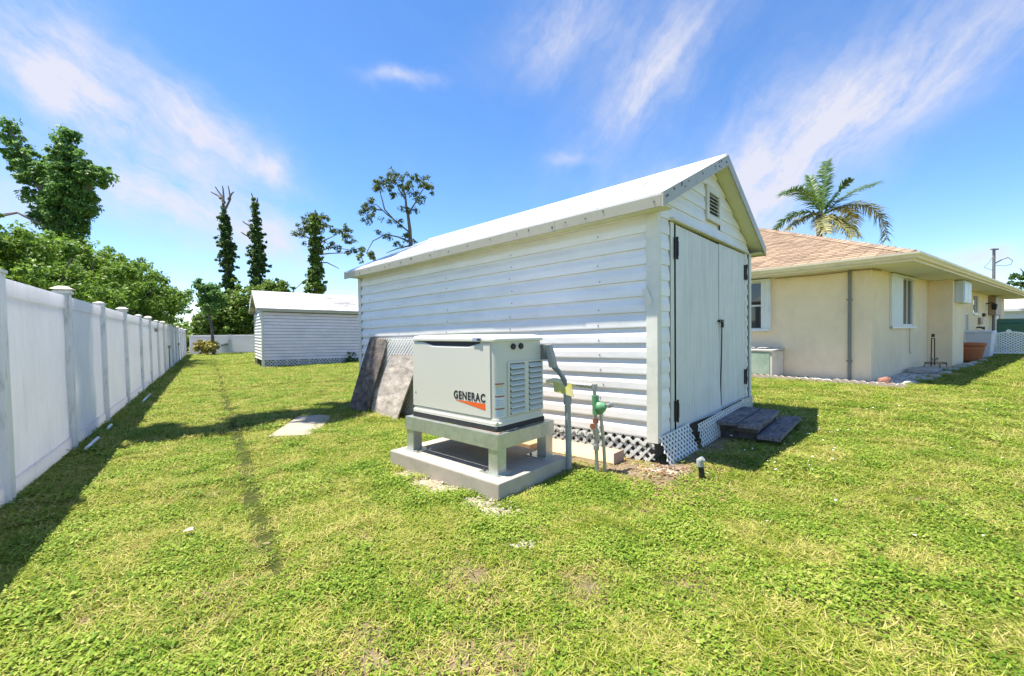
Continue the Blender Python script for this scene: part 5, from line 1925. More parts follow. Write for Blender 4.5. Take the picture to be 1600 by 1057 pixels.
# terracotta pot, pale bin, green cart, gate
p = HOUSE.w((7.55, -0.46, 0.08))
root = thing('terracotta_pot', 'big terracotta pot standing right of the house bay', 'pot', p)
mb = MB()
mb.lathe([(0.20, 0), (0.25, 0.10), (0.28, 0.30), (0.285, 0.32), (0.30, 0.34), (0.31, 0.46), (0.28, 0.47), (0.25, 0.42)], 20)
mb.build('body', M['terracotta'], root)
mb = MB()
mb.lathe([(0.315, 0.47), (0.345, 0.49), (0.345, 0.56), (0.30, 0.57), (0.28, 0.5)], 20)
mb.build('rim', M['terracotta'], root)
p = HOUSE.w((9.35, -0.45, 0.09))
root = thing('storage_bin', 'pale lavender grey plastic bin behind the terracotta pot', 'bin', p)
mb = MB(HF)
mb.hexa([(-0.30, -0.24, 0), (0.30, -0.24, 0), (0.30, 0.24, 0), (-0.30, 0.24, 0), (-0.38, -0.30, 0.85), (0.38, -0.30, 0.85), (0.38, 0.30, 0.85), (-0.38, 0.30, 0.85)])
mb.build('body', M['lavender'], root, 0.03)
mb = MB(HF)
mb.hexa([(-0.41, -0.33, 0.852), (0.41, -0.33, 0.852), (0.41, 0.33, 0.852), (-0.41, 0.33, 0.852), (-0.38, -0.30, 0.91), (0.38, -0.30, 0.91), (0.38, 0.30, 0.91), (-0.38, 0.30, 0.91)])
mb.build('lid', M['lavender'], root)
# green cart behind gate
p = Vector((22.4, 19.2, gz(22)))
root = thing('trash_cart', 'dark green trash cart showing above the white gate', 'trash cart', p)
f = Frame((0, 0, 0), (0.86, -0.5, 0), (0.5, 0.86, 0), (0, 0, 1))
mb = MB(f)
mb.hexa([(-0.70, -0.35, 0.1), (0.70, -0.35, 0.1), (0.70, 0.35, 0.1), (-0.70, 0.35, 0.1), (-0.80, -0.42, 1.10), (0.80, -0.42, 1.10), (0.80, 0.42, 1.10), (-0.80, 0.42, 1.10)])
mb.build('body', M['bin'], root, 0.03)
mb = MB(f)
mb.loft([[(-0.84, -0.46, 1.102), (-0.84, 0.46, 1.102), (-0.80, 0.44, 1.26), (-0.80, -0.1, 1.30), (-0.80, -0.44, 1.2)], [(0.84, -0.46, 1.102), (0.84, 0.46, 1.102), (0.80, 0.44, 1.26), (0.80, -0.1, 1.30), (0.80, -0.44, 1.2)]])
mb.build('lid', M['bin'], root)
mb = MB(Frame((0, 0, 0), f.X, f.Z, f.Y))
for x in (-0.55, 0.55):
    mb.lathe([(0.12, 0.36), (0.12, 0.44)], 12, (x, 0.12))
mb.build('wheels', M['black'], root)

g0, g1 = Vector((16.54, 14.87, 0)), Vector((17.55, 14.45, 0))
gd = (g1 - g0).normalized()
gn = Vector((-gd.y, gd.x, 0))
root = thing('lattice_gate', 'low white scalloped lattice gate beside the far end of the house', 'gate', (g0.x, g0.y, gz(g0.x)))
GF = Frame((0, 0, 0), gd, gn, (0, 0, 1))
W_ = (g1 - g0).length
mb = MB(GF)
for s in (-0.15, 0.0, W_ - 0.03):
    mb.box(s, s + 0.045, -0.022, 0.022, 0.0, 0.88)
    mb.hexa([(s - 0.008, -0.03, 0.8805), (s + 0.053, -0.03, 0.8805), (s + 0.053, 0.03, 0.8805), (s - 0.008, 0.03, 0.8805), (s + 0.015, -0.008, 0.93), (s + 0.03, -0.008, 0.93), (s + 0.03, 0.008, 0.93), (s + 0.015, 0.008, 0.93)])
mb.build('posts', M['white'], root)
mb = MB(GF)
mb.box(0.046, W_ - 0.031, -0.015, 0.015, 0.10, 0.14)
mb.loft([[(0.046 + (W_ - 0.078) * t, -0.015, 0.72 + 0.10 * math.sin(math.pi * t) + dz) for dz in (0, 0.04)] + [(0.046 + (W_ - 0.078) * t, 0.015, 0.72 + 0.10 * math.sin(math.pi * t) + dz) for dz in (0.04, 0)] for t in [k / 14 for k in range(15)]])
mb.build('rail', M['white'], root)


def gfn(s, t, d):
    q = s / (W_ - 0.08)
    return (0.048 + s, -0.005 + d, 0.142 + t * (0.58 + 0.10 * math.sin(math.pi * q)))


mbg = lattice(gfn, W_ - 0.085, 1.0, 0.125, 0.035, 0.005, 2, GF)
mbg.build('lattice_strips', M['white'], root)
mb = MB(Frame((0, 0, 0), gd, (0, 0, 1), gn))
mb.lathe([(0.07, -0.03), (0.07, -0.016), (0.03, -0.016)], 10, (W_ * 0.45, 0.86))
mb.build('medallion', M['white'], root)

# neighbour's garage, utility mast and tree far right
root = thing('neighbour_house', 'white neighbouring garage with grey roof at the far right', 'house', (51.5, 43.0, gz(51)))
f = Frame((0, 0, 0), (0.86, -0.5, 0), (0.5, 0.86, 0), (0, 0, 1))
mb = MB(f)
mb.box(-5, 6, 0, 8, -0.5, 2.5)
mb.build('wall', M['white'], root)
mb = MB(f)
mb.hexa([(-5.5, -0.6, 2.45), (6.5, -0.6, 2.45), (6.5, 8.6, 2.45), (-5.5, 8.6, 2.45), (-5.5, 3.4, 3.9), (6.5, 3.4, 3.9), (6.5, 4.6, 3.9), (-5.5, 4.6, 3.9)])
mb.build('roof', M['graygarage'], root)
mb = MB(f)
mb.box(-5.55, 6.55, -0.68, -0.61, 2.30, 2.52)
mb.build('fascia', M['white'], root)
mb = MB(f)
for k in range(4):
    mb.box(-4.4, 0.4, -0.05, -0.004, 0.0 + 0.52 * k, 0.50 + 0.52 * k)
mb.build('garage_door', M['panelgrey'], root)

root = thing('utility_pole', 'thin grey utility pole with one slanting arm beyond the house roof', 'utility pole', (44.9, 40, gz(40)))
mb = MB()
mb.tube([(0, 0, -0.5), (0, 0, 7.95)], [0.14, 0.10], 8)
mb.box(-0.25, 0.35, -0.1, 0.1, 7.9, 8.02)
mb.build('pole', M['pole'], root)
mb = MB()
mb.tube([(0, 0, 6.6), (0.75, 0.0, 7.0), (1.3, 0, 7.2)], 0.05, 6)
mb.build('arm', M['pole'], root)
mb = MB()
mb.tube([(1.3, 0, 7.2), (1.75, 0, 6.9), (1.6, 0, 6.55), (1.0, 0, 6.4), (0.1, 0, 6.5)], 0.025, 5)
mb.tube([(0, 0, 7.4), (-0.5, 0, 6.7), (-0.9, 0, 6.3), (-0.1, 0, 6.0)], 0.025, 5)
mb.build('wires', M['pole'], root)

# ------------------------------------------------------------------ foliage helpers
def leaves_mesh(name, clusters, per, size, m, parent, elong=1.7, droop=0.0, spread=1.0, base=(0, 0, 0), quad=True):
    """clusters: (centre, radius) leaf clumps; returns one mesh of leaf sized faces"""
    C_, N_ = [], []
    for (c, r) in clusters:
        k = max(3, int(per * random.uniform(0.7, 1.3)))
        d = rng.normal(size=(k, 3))
        d /= np.linalg.norm(d, axis=1)[:, None] + 1e-9
        rad = r * spread * rng.random(k)[:, None] ** 0.45
        C_.append(np.array(c)[None] + d * rad * np.array([1, 1, 0.75]))
        N_.append(d)
    P = np.concatenate(C_)
    Nn = np.concatenate(N_)
    k = len(P)
    nrm = Nn * 0.7 + rng.normal(size=(k, 3)) * 0.6 + np.array([0, 0, 0.55])
    nrm /= np.linalg.norm(nrm, axis=1)[:, None]
    t = rng.normal(size=(k, 3)) + np.array([0, 0, -droop])
    t -= nrm * (t * nrm).sum(1)[:, None]
    t /= np.linalg.norm(t, axis=1)[:, None] + 1e-9
    s = np.cross(nrm, t)
    ln = size * (0.6 + 0.8 * rng.random(k))[:, None]
    wd = ln / elong * 0.5
    p0 = P - t * ln * 0.5
    p2 = P + t * ln * 0.5
    p1 = P + s * wd + nrm * ln * 0.06
    p3 = P - s * wd + nrm * ln * 0.06
    V = np.stack([p0, p1, p2, p3], 1).reshape(-1, 3) - np.array(base)[None]
    me = bpy.data.meshes.new(name)
    me.vertices.add(len(V))
    me.vertices.foreach_set('co', V.astype(np.float32).ravel())
    me.loops.add(len(V))
    me.loops.foreach_set('vertex_index', np.arange(len(V), dtype=np.int32))
    me.polygons.add(k)
    me.polygons.foreach_set('loop_start', np.arange(0, 4 * k, 4, dtype=np.int32))
    me.polygons.foreach_set('loop_total', np.full(k, 4, dtype=np.int32))
    me.update(calc_edges=True)
    me.materials.append(m)
    return link(name, me, parent)


def clumps(blobs, n, r, stray=0.16, far=0.55):
    """n clump centres spread over the shells of ellipsoid blobs (x,y,z,rx,ry,rz)"""
    vol = np.array([b[3] * b[4] + b[4] * b[5] + b[3] * b[5] for b in blobs])
    pick = rng.choice(len(blobs), size=n, p=vol / vol.sum())
    out = []
    for i in pick:
        x, y, z, rx, ry, rz = blobs[i]
        d = rng.normal(size=3)
        d /= np.linalg.norm(d)
        q = 0.55 + 0.5 * rng.random() ** 0.6
        if rng.random() < stray:
            q = 1.0 + far * rng.random()
        lump = 1 + 0.18 * mnoise.noise(Vector(d * 2.2) + Vector((x, y, z)))
        rk = r * (0.55 if q > 1.06 else 1.0)
        out.append(((x + d[0] * rx * q * lump, y + d[1] * ry * q * lump, z + d[2] * rz * q * lump), rk * random.uniform(0.5, 1.35)))
    return out


def trunk_part(root, base, paths, m, name='trunk'):
    mb = MB()
    for pts, r0, r1 in paths:
        pts = [Vector(p) - Vector(base) for p in pts]
        n = len(pts)
        # densify with wobble
        dp, rr = [], []
        for i in range(n - 1):
            for k in range(4):
                t = k / 4
                p = pts[i].lerp(pts[i + 1], t)
                dp.append(p)
        dp.append(pts[-1])
        N = len(dp)
        for i, p in enumerate(dp):
            rr.append(r0 + (r1 - r0) * i / (N - 1))
            if 0 < i < N - 1:
                p += Vector((mnoise.noise(p * 0.9 + Vector((r0 * 90, 0, 0))), mnoise.noise(p * 0.9 + Vector((0, 50, r0))), 0)) * min(0.12, r0 * 0.8)
        mb.tube(dp, rr, 7)
    return mb.build(name, m, root)


def tree(name, label, cat, base, blobs, ncl, rcl, per, size, lm, paths, bark='bark', droop=0.3, elong=1.8, group=None, spread=1.0, stray=0.16, far=0.55):
    root = thing(name, label, cat, base, group)
    if paths:
        trunk_part(root, base, paths, M[bark])
    leaves_mesh('crown', clumps(blobs, ncl, rcl, stray, far), per, size, lm, root, elong, droop, spread, base)
    return root


# hedge trees behind the left fence
hedge = [((-14.9, 13.0), 3.5, 4.55, 'bushy green tree behind the fence below the tall vine covered tree, leftmost'),
         ((-15.9, 15.2), 3.4, 4.75, 'bushy green tree behind the fence under the forked vine tree trunk'),
         ((-16.6, 17.7), 3.1, 4.65, 'bushy green tree behind the fence right of the vine tree trunk'),
         ((-17.7, 20.1), 2.6, 4.4, 'bushy green tree behind the fence, rightmost of its row')]
for i, ((x, y), r, top, lb) in enumerate(hedge):
    b = (x, y, gz(x))
    R0 = 2.2 if i < 3 else 1.5
    bl = [(x, y, top - 2.1, R0 * 0.85, R0 * 0.85, 1.5)]
    for k in range(20):
        a, e = random.uniform(0, 6.28), random.uniform(-0.25, 1.35)
        q = random.uniform(0.80, 1.05)
        lr = random.uniform(0.45, 0.85)
        bl.append((x + R0 * q * math.cos(a) * math.cos(e), y + R0 * q * math.sin(a) * math.cos(e), top - 2.1 + 1.65 * q * math.sin(e), lr, lr, lr * 0.62))
    paths = [([b, (x + 0.1, y, b[2] + 1.2), (x, y + 0.1, top - 1.2)], 0.16, 0.06)]
    for k in range(5):
        a = k * 1.256 + i
        paths.append(([(x + 0.05, y, b[2] + 1.0), (x + 0.7 * math.cos(a), y + 0.7 * math.sin(a), b[2] + 1.9), (x + 1.6 * math.cos(a), y + 1.6 * math.sin(a), top - 1.0)], 0.08, 0.02))
    tree('broadleaf_tree', lb, 'tree', b, bl, 400, 0.32, 56, 0.125, M['leaf_hedge'], paths, group='bushy trees behind the left fence', droop=0.4)

# far low hedge on the horizon at the fence end
for i, (x, y, w, h_, lb) in enumerate(((-27.0, 35.0, 2.6, 2.2, 'low green shrub just past the far end of the left fence'), (-30.5, 37.0, 3.0, 2.8, 'low green shrub further left past the fence end'))):
    b = (x, y, gz(x))
    tree('shrub', lb, 'shrub', b, [(x, y, h_ * 0.55, w * 0.7, 1.2, h_ * 0.5), (x + 0.8, y, h_ * 0.4, w * 0.5, 1.0, h_ * 0.4)], 110, 0.40, 24, 0.24, M['leaf_hedge'], [([b, (x, y, h_ * 0.6)], 0.1, 0.04)], group='low shrubs past the fence end')

# forked vine covered tree
D = 24.0
def px(x, y, D):   # helper used offline turned into plain numbers: metres right and up at depth D
    X = (x - 800) / 670.0 * D
    return X, 1.25 + (517.5 - (x - 800) * 0.010 - y) / 670.0 * D
bl = []
for (x, y, r) in ((22, 190, 13), (26, 205, 15), (32, 222, 18), (45, 240, 22), (60, 256, 25), (75, 270, 26), (110, 205, 14), (110, 222, 21), (108, 242, 26), (118, 262, 34), (112, 290, 38), (100, 315, 38), (112, 340, 32), (108, 365, 24), (150, 262, 22), (165, 266, 16), (140, 285, 22), (60, 300, 16), (72, 335, 18), (130, 310, 24), (142, 320, 12)):
    X, Z = px(x, y + 10, D)
    rr = r * 0.62 / 670.0 * D
    bl.append((X, D, Z, rr, rr * 0.9, rr))
bX, _ = px(118, 400, D)
paths = [([(bX, D, gz(bX)), (bX, D, 4.0), (bX - 0.3, D, 8.0), (bX - 0.6, D, 11.8)], 0.42, 0.12), ([(bX - 0.2, D, 7.2), (bX - 1.8, D, 9.6), (bX - 3.4, D, 12.8)], 0.22, 0.08),
         ([(bX - 0.1, D, 7.5), (bX + 1.0, D, 9.6), (bX + 1.8, D, 10.4)], 0.16, 0.05), ([(bX - 0.1, D - 0.3, 5.2), (bX - 0.9, D - 0.6, 7.2), (bX - 2.2, D - 0.7, 7.9), (bX - 4.6, D - 0.8, 7.6)], 0.11, 0.03),
         ([(bX - 2.2, D - 0.7, 7.9), (bX - 3.6, D - 0.9, 7.5), (bX - 5.0, D - 1.0, 7.55)], 0.05, 0.02)]
tree('vine_covered_tree', 'tall forked tree wholly covered in dark vines at the left edge', 'tree', (bX, D, gz(bX)), bl, 620, 0.40, 44, 0.22, M['leaf_vine'], paths, 'deadwood', 1.3, 2.2, stray=0.42, far=0.8)

# two vine covered snags
def snag(x0, x1, ytop, ybase, D, widths, stubs, label):
    xb, _ = px(x0, ybase, D)
    bl = []
    n = 16
    for k in range(n):
        t = k / (n - 1)
        X, Z = px(x0 + (x1 - x0) * t, ybase + (ytop - ybase) * t, D)
        i = t * (len(widths) - 1)
        w = widths[int(i)] + (widths[min(len(widths) - 1, int(i) + 1)] - widths[int(i)]) * (i - int(i))
        w = w / 670 * D
        bl.append((X, D, Z, w, w, 0.6))
    X1, Z1 = px(x1, ytop, D)
    paths = [([(xb, D, gz(xb)), ((xb + X1) / 2, D, Z1 / 2), (X1, D, Z1)], 0.26, 0.12)]
    for (xa, ya, xc, yc, xe, ye) in stubs:
        a, c, e = px(xa, ya, D), px(xc, yc, D), px(xe, ye, D)
        paths.append(([(a[0], D, a[1]), (c[0], D + 0.2, c[1]), (e[0], D + 0.3, e[1])], 0.11, 0.04))
    tree('vine_covered_snag', label, 'tree', (xb, D, gz(xb)), bl, 330, 0.26, 26, 0.25, M['leaf_snag'], paths, 'bark', 1.3, stray=0.40, far=1.0, group='vine wrapped dead trees')


snag(361, 354, 332, 462, 38, [9, 7, 9, 6, 3], [(353, 325, 349, 308, 338, 292), (353, 325, 351, 305, 349, 291), (356, 328, 362, 312, 358, 291), (361, 314, 364, 304, 367, 300), (349, 312, 343, 306, 331, 300)], 'bare topped dead tree wrapped in vines, left of the two snags')
snag(407, 402, 330, 462, 38, [8, 8, 10, 6, 3], [(402, 330, 398, 315, 394, 302), (402, 325, 404, 315, 403, 309), (404, 362, 395, 356, 380, 346), (404, 380, 392, 372, 377, 363), (405, 366, 401, 352, 399, 345)], 'dead tree wrapped in vines with two bare stubs on its left')

# vine wrapped pine with open crown
def pine(label, base_px, D, trunk_px, limbs, tufts, lm, vine=None, r0=0.24):
    xb, _ = px(*base_px, D)
    tp = [(xb, D, gz(xb))] + [(px(x, y, D)[0], D, px(x, y, D)[1]) for x, y in trunk_px]
    paths = [(tp, r0, 0.07)]
    for L_ in limbs:
        dy = random.uniform(-1.2, 1.2)
        paths.append(([(px(x, y, D)[0], D + dy * i / (len(L_) - 1), px(x, y, D)[1]) for i, (x, y) in enumerate(L_)], 0.075, 0.025))
    root = thing('pine_tree', label, 'tree', (xb, D, gz(xb)))
    trunk_part(root, (xb, D, gz(xb)), paths, M['bark'])
    cl = []
    for (x, y, r, n) in tufts:
        for k in range(n):
            a, d = random.uniform(0, 6.28), r * math.sqrt(random.random())
            X, Z = px(x + d * math.cos(a), y + d * math.sin(a) * 0.8, D)
            cl.append(((X, D + random.uniform(-1, 1) * r / 670 * D * 0.8, Z), 0.30 * random.uniform(0.7, 1.3)))
    leaves_mesh('crown', cl, 30, 0.30, lm, root, 3.2, 0.5, 1.0, (xb, D, gz(xb)))
    if vine:
        bl = [(px(x, y, D)[0], D, px(x, y, D)[1], r / 670 * D, r / 670 * D, 0.7) for x, y, r in vine]
        leaves_mesh('vines', clumps(bl, 170, 0.34), 24, 0.34, M['leaf_bush'], root, 1.8, 0.9, 1.0, (xb, D, gz(xb)))


pine('thin tree with vine wrapped trunk and open crown above the far shed roof', (495, 460), 40, [(495, 400), (496, 330)],
     [[(496, 385), (515, 378), (535, 372)], [(497, 395), (520, 388), (552, 392)], [(496, 400), (520, 398), (556, 398)], [(494, 378), (480, 370), (466, 366)], [(497, 412), (515, 412), (535, 422)], [(494, 440), (478, 438), (460, 452)]],
     [(496, 342, 16, 16), (478, 352, 13, 9), (470, 366, 9, 6), (512, 350, 14, 9), (528, 362, 10, 5), (545, 360, 9, 5), (548, 374, 8, 5), (530, 388, 7, 3), (520, 385, 7, 3), (552, 396, 7, 4), (492, 362, 10, 6), (482, 382, 4, 1), (540, 372, 7, 3), (505, 375, 6, 2)],
     M['leaf_pine'], [(496, 350, 6), (495, 370, 7), (495, 390, 8), (495, 410, 9), (495, 430, 11), (495, 450, 13)], 0.26)
pine('tall open crowned tree rising behind the main shed roof', (642, 470), 38, [(644, 400), (643, 360), (640, 330), (634, 300)],
     [[(643, 365), (625, 350), (606, 335), (590, 320), (575, 318)], [(641, 335), (652, 315), (662, 295), (668, 285)], [(637, 315), (628, 300), (622, 285)], [(618, 345), (605, 330), (600, 310), (598, 290)], [(643, 380), (625, 372), (605, 368), (585, 378), (575, 398)], [(643, 385), (625, 390), (608, 398)], [(600, 330), (585, 328), (570, 328)]],
     [(618, 282, 15, 14), (600, 292, 10, 7), (640, 285, 14, 12), (660, 285, 14, 12), (672, 298, 10, 7), (590, 296, 8, 4), (582, 322, 10, 6), (573, 330, 9, 6), (590, 340, 9, 4), (576, 345, 7, 4), (622, 300, 12, 7), (645, 305, 12, 7), (662, 315, 9, 4), (598, 362, 6, 2), (625, 352, 8, 3), (608, 372, 7, 3), (612, 350, 6, 2), (640, 375, 9, 5), (650, 388, 7, 3), (572, 392, 9, 5), (580, 402, 9, 5), (566, 405, 6, 3), (635, 330, 9, 4), (625, 385, 7, 3), (595, 285, 8, 4), (655, 330, 5, 2)],
     M['leaf_pine'], None, 0.24)

# bushes behind the back fence
for i, (xa, ya, r, top, D, lb, sz) in enumerate(((395, 482, 38, 445, 36, 'broad green bush behind the back fence right beside the far shed', 0.34), (352, 492, 32, 452, 35, 'green bush behind the back fence left of the far shed', 0.34), (432, 460, 20, 448, 37, 'darker bush showing just over the far shed roof', 0.34))):
    X, Z = px(xa, ya, D)
    rr = r / 670 * D
    b = (X, D, gz(X))
    bl = [(X, D, Z, rr, rr, rr * 0.9), (X - rr * 0.5, D - 0.5, Z - rr * 0.5, rr * 0.7, rr * 0.7, rr * 0.7), (X + rr * 0.5, D - 0.3, Z - rr * 0.4, rr * 0.75, rr * 0.7, rr * 0.8), (X, D, Z - rr * 0.9, rr * 0.9, rr * 0.8, rr * 0.7)]
    tree('bush', lb, 'bush', b, bl, 380, 0.40, 40, 0.24, M['leaf_bush'], [([b, (X, D, Z)], 0.15, 0.05), ([(X, D, 1.0), (X + rr * 0.6, D, Z)], 0.08, 0.03), ([(X, D, 1.0), (X - rr * 0.6, D, Z)], 0.08, 0.03)], group='bushes behind the back fence')

# slim drooping tree by the corner of the fences
D = 29.5
X0, _ = px(333, 540, D)
X1, Z1 = px(326, 470, D)
b = (X0, D, gz(X0))
cl = [px(x, y, D) + (r / 670 * D,) for x, y, r in ((314, 447, 7), (322, 452, 8), (332, 455, 9), (338, 466, 9), (326, 468, 8), (318, 472, 5), (338, 480, 8), (330, 484, 7))]
tree('slim_tree', 'slim drooping tree standing in front of the far fence corner', 'tree', b, [(x, D, z, r, r, r) for x, z, r in cl], 110, 0.26, 24, 0.34, M['leaf_vine'], [([b, (X0 - 0.1, D, 1.2), (X1, D, Z1)], 0.13, 0.05)], 'bark', 1.6, 4.0)

# croton bush and small dark plant
D = 29.0
X, Z = px(323, 541, D)
tree('croton_bush', 'rounded yellow croton bush at the far end of the lawn', 'bush', (X, D, gz(X)), [(X, D, Z, 0.66, 0.6, 0.42), (X - 0.25, D, Z - 0.1, 0.45, 0.4, 0.35), (X + 0.28, D, Z - 0.05, 0.42, 0.4, 0.35)], 80, 0.16, 20, 0.16, M['leaf_croton'], [([(X, D, gz(X)), (X, D, Z)], 0.04, 0.02)], 'bark', 0.2)
D = 31.0
X, Z = px(352, 540, D)
tree('small_plant', 'small dark plant in front of the back fence', 'plant', (X, D, gz(X)), [(X, D, Z, 0.3, 0.25, 0.3), (X + 0.25, D, Z + 0.25, 0.15, 0.15, 0.2)], 18, 0.14, 14, 0.16, M['leaf_snag'], [([(X, D, gz(X)), (X, D, Z + 0.4)], 0.02, 0.01)], 'bark', 0.2)
p = FAR.w((3.55, -0.25, 0))
tree('small_plant', 'small weedy plant at the foot of the far shed', 'plant', tuple(p), [(p.x, p.y, p.z + 0.25, 0.22, 0.18, 0.25)], 16, 0.10, 12, 0.12, M['leaf_snag'], [([tuple(p), (p.x, p.y, p.z + 0.6)], 0.012, 0.006)], 'bark', 0.2)
rock('stone', FAR.w((3.75, -0.7, 0.03)), (0.42, 0.2, 0.06), M['boxwhite'], 'pale flat stone on the lawn by the far shed', 'stone', None, 21)
# tree at the far right edge
X, D = 49.0, 41.0
b = (X, D, gz(X))
tree('broadleaf_tree', 'dark leaved tree just showing at the right edge above the garage', 'tree', b, [(X + 0.9, D, 5.6, 1.6, 1.4, 0.9), (X + 2.2, D, 5.4, 1.5, 1.4, 1.2)], 90, 0.36, 24, 0.34, M['leaf_snag'], [([b, (X + 0.8, D, 3), (X + 1.2, D, 5.4)], 0.2, 0.08), ([(X + 1.0, D, 4.5), (X - 0.2, D, 6.4), (X - 0.5, D, 6.7)], 0.06, 0.03)])

# shade tree standing left of the view; its limb throws the shadow across the lawn
b = (-14.5, 3.2, gz(-14.5))
bl = [(-14.5, 3.0, 9.5, 2.6, 2.4, 2.2), (-12.0, 4.0, 9.8, 1.6, 1.2, 1.2), (-10.2, 4.6, 9.6, 1.2, 0.5, 0.7), (-8.6, 5.25, 9.6, 1.0, 0.42, 0.5), (-7.5, 5.75, 9.8, 1.0, 0.36, 0.45), (-6.6, 6.4, 10.0, 0.9, 0.40, 0.45), (-5.9, 7.2, 10.2, 0.8, 0.42, 0.45), (-5.1, 7.9, 10.4, 0.8, 0.42, 0.45)]
paths = [([b, (-14.4, 3.2, 4), (-14.3, 3.1, 9.5)], 0.36, 0.16), ([(-14.3, 3.1, 8.6), (-12.0, 4.0, 9.5), (-9.0, 5.1, 9.6), (-7.0, 6.1, 9.9), (-4.8, 8.2, 10.4)], 0.14, 0.04), ([(-14.3, 3.1, 6), (-15.8, 2.4, 8.5), (-16.2, 2.0, 10)], 0.14, 0.04)]
tree('shade_tree', 'tall shade tree left of the yard with a long limb reaching over the fence', 'tree', b, bl, 480, 0.34, 40, 0.26, M['leaf_shade'], paths)

# ------------------------------------------------------------------ palm
def build_palm():
    D = 25.0
    xc, zc = px(1285, 338, D)
    b = (xc - 0.1, D, gz(xc))
    root = thing('palm_tree', 'coconut palm with drooping fronds rising behind the tan house roof', 'palm tree', b)
    B = Vector(b)
    mb = MB()
    pts = [(0, 0, -0.2)] + [(0.1 * math.sin(k * 0.5), 0, zc * k / 10) for k in range(1, 11)]
    mb.tube(pts, [0.22] + [0.19 - 0.05 * k / 10 for k in range(1, 11)], 10)
    mb.build('trunk', M['bark'], root)
    c = Vector((xc, D, zc))

    def frond(tip, mid, depth, old, width=0.55):
        tx, tz = px(*tip, D)
        mx, mz = px(*mid, D)
        p0, p2 = c, Vector((tx, D + depth, tz))
        p1 = Vector((mx, D + depth * 0.45, mz)) * 2 - (p0 + p2) * 0.5
        m = M['leaf_palm_old'] if old else M['leaf_palm']
        mb = MB()
        N = 46
        curve = []
        for k in range(N + 1):
            t = k / N
            curve.append(p0 * (1 - t) ** 2 + p1 * 2 * t * (1 - t) + p2 * t * t)
        mb.tube([q - B for q in curve[::4] + [curve[-1]]], [0.035 * (1 - 0.8 * i / 12) for i in range(len(curve[::4]) + 1)], 5)
        for k in range(5, N):
            t = k / N
            p = curve[k]
            d = (curve[k + 1] - curve[k - 1]).normalized()
            side = d.cross(Vector((0, 0, 1)))
            if side.length < 0.2:
                side = Vector((0, 1, 0))
            side.normalize()
            up = side.cross(d)
            L = width * (0.35 + 1.0 * math.sin(math.pi * min(1, t * 0.78 + 0.12))) * random.uniform(0.85, 1.15)
            for s in (-1, 1):
                for rep in range(2):
                    dirn = (side * s * random.uniform(0.7, 1.0) + d * random.uniform(0.35, 0.75) + up * random.uniform(-0.15, 0.5)).normalized()
                    tip_ = p + dirn * L + Vector((0, 0, -0.30 * L * (1.3 if old else 0.8)))
                    mid_ = p + dirn * L * 0.5 + Vector((0, 0, -0.04 * L))
                    w = d * 0.030
                    mb.add([p - w - B, p + w - B, mid_ + w * 1.2 - B, mid_ - w * 1.2 - B, tip_ - B], [(0, 1, 2, 3), (3, 2, 4)])
        mb.build('frond', m, root)
    frond((1298, 250), (1289, 295), 0.3, False, 0.50)
    frond((1291, 262), (1287, 300), 1.5, False, 0.45)
    frond((1212, 312), (1246, 304), -0.6, False, 0.60)
    frond((1382, 284), (1330, 304), 0.4, False, 0.60)
    frond((1312, 290), (1302, 305), -0.8, False, 0.45)
    frond((1374, 380), (1350, 326), -0.5, True, 0.65)
    frond((1360, 352), (1335, 322), 1.4, True, 0.6)
    frond((1222, 364), (1255, 342), -0.4, True, 0.55)
    frond((1262, 376), (1270, 350), -1.6, True, 0.55)
    frond((1296, 382), (1292, 355), -1.8, True, 0.6)
    frond((1318, 378), (1304, 350), -1.2, True, 0.6)
    frond((1240, 350), (1258, 330), 1.8, False, 0.5)


build_palm()

# ------------------------------------------------------------------ lawn grass
def blade(mb, x, y, h, w, az, lean, bend):
    d = Vector((math.cos(az), math.sin(az), 0))
    s = Vector((-d.y, d.x, 0)) * w * 0.5
    p0 = Vector((x, y, -0.006))
    p1 = p0 + d * lean * h * 0.45 + Vector((0, 0, h * 0.6))
    p2 = p0 + d * (lean + bend) * h + Vector((0, 0, h * (1.0 - 0.35 * bend)))
    mb.add([p0 - s, p0 + s, p1 + s * 0.9, p1 - s * 0.9, p2], [(0, 1, 2, 3), (3, 2, 4)])


def leaflet(mb, x, y, z, r, az, tilt):
    q = Matrix.Rotation(az, 3, 'Z') @ Matrix.Rotation(tilt, 3, 'X')
    vs = [Vector((x, y, z)) + q @ Vector((r * 0.75 * math.cos(t), r * math.sin(t), 0.12 * r * math.cos(2 * t))) for t in [2 * math.pi * k / 6 for k in range(6)]]
    mb.add(vs, [(0, 1, 2, 3, 4, 5)])


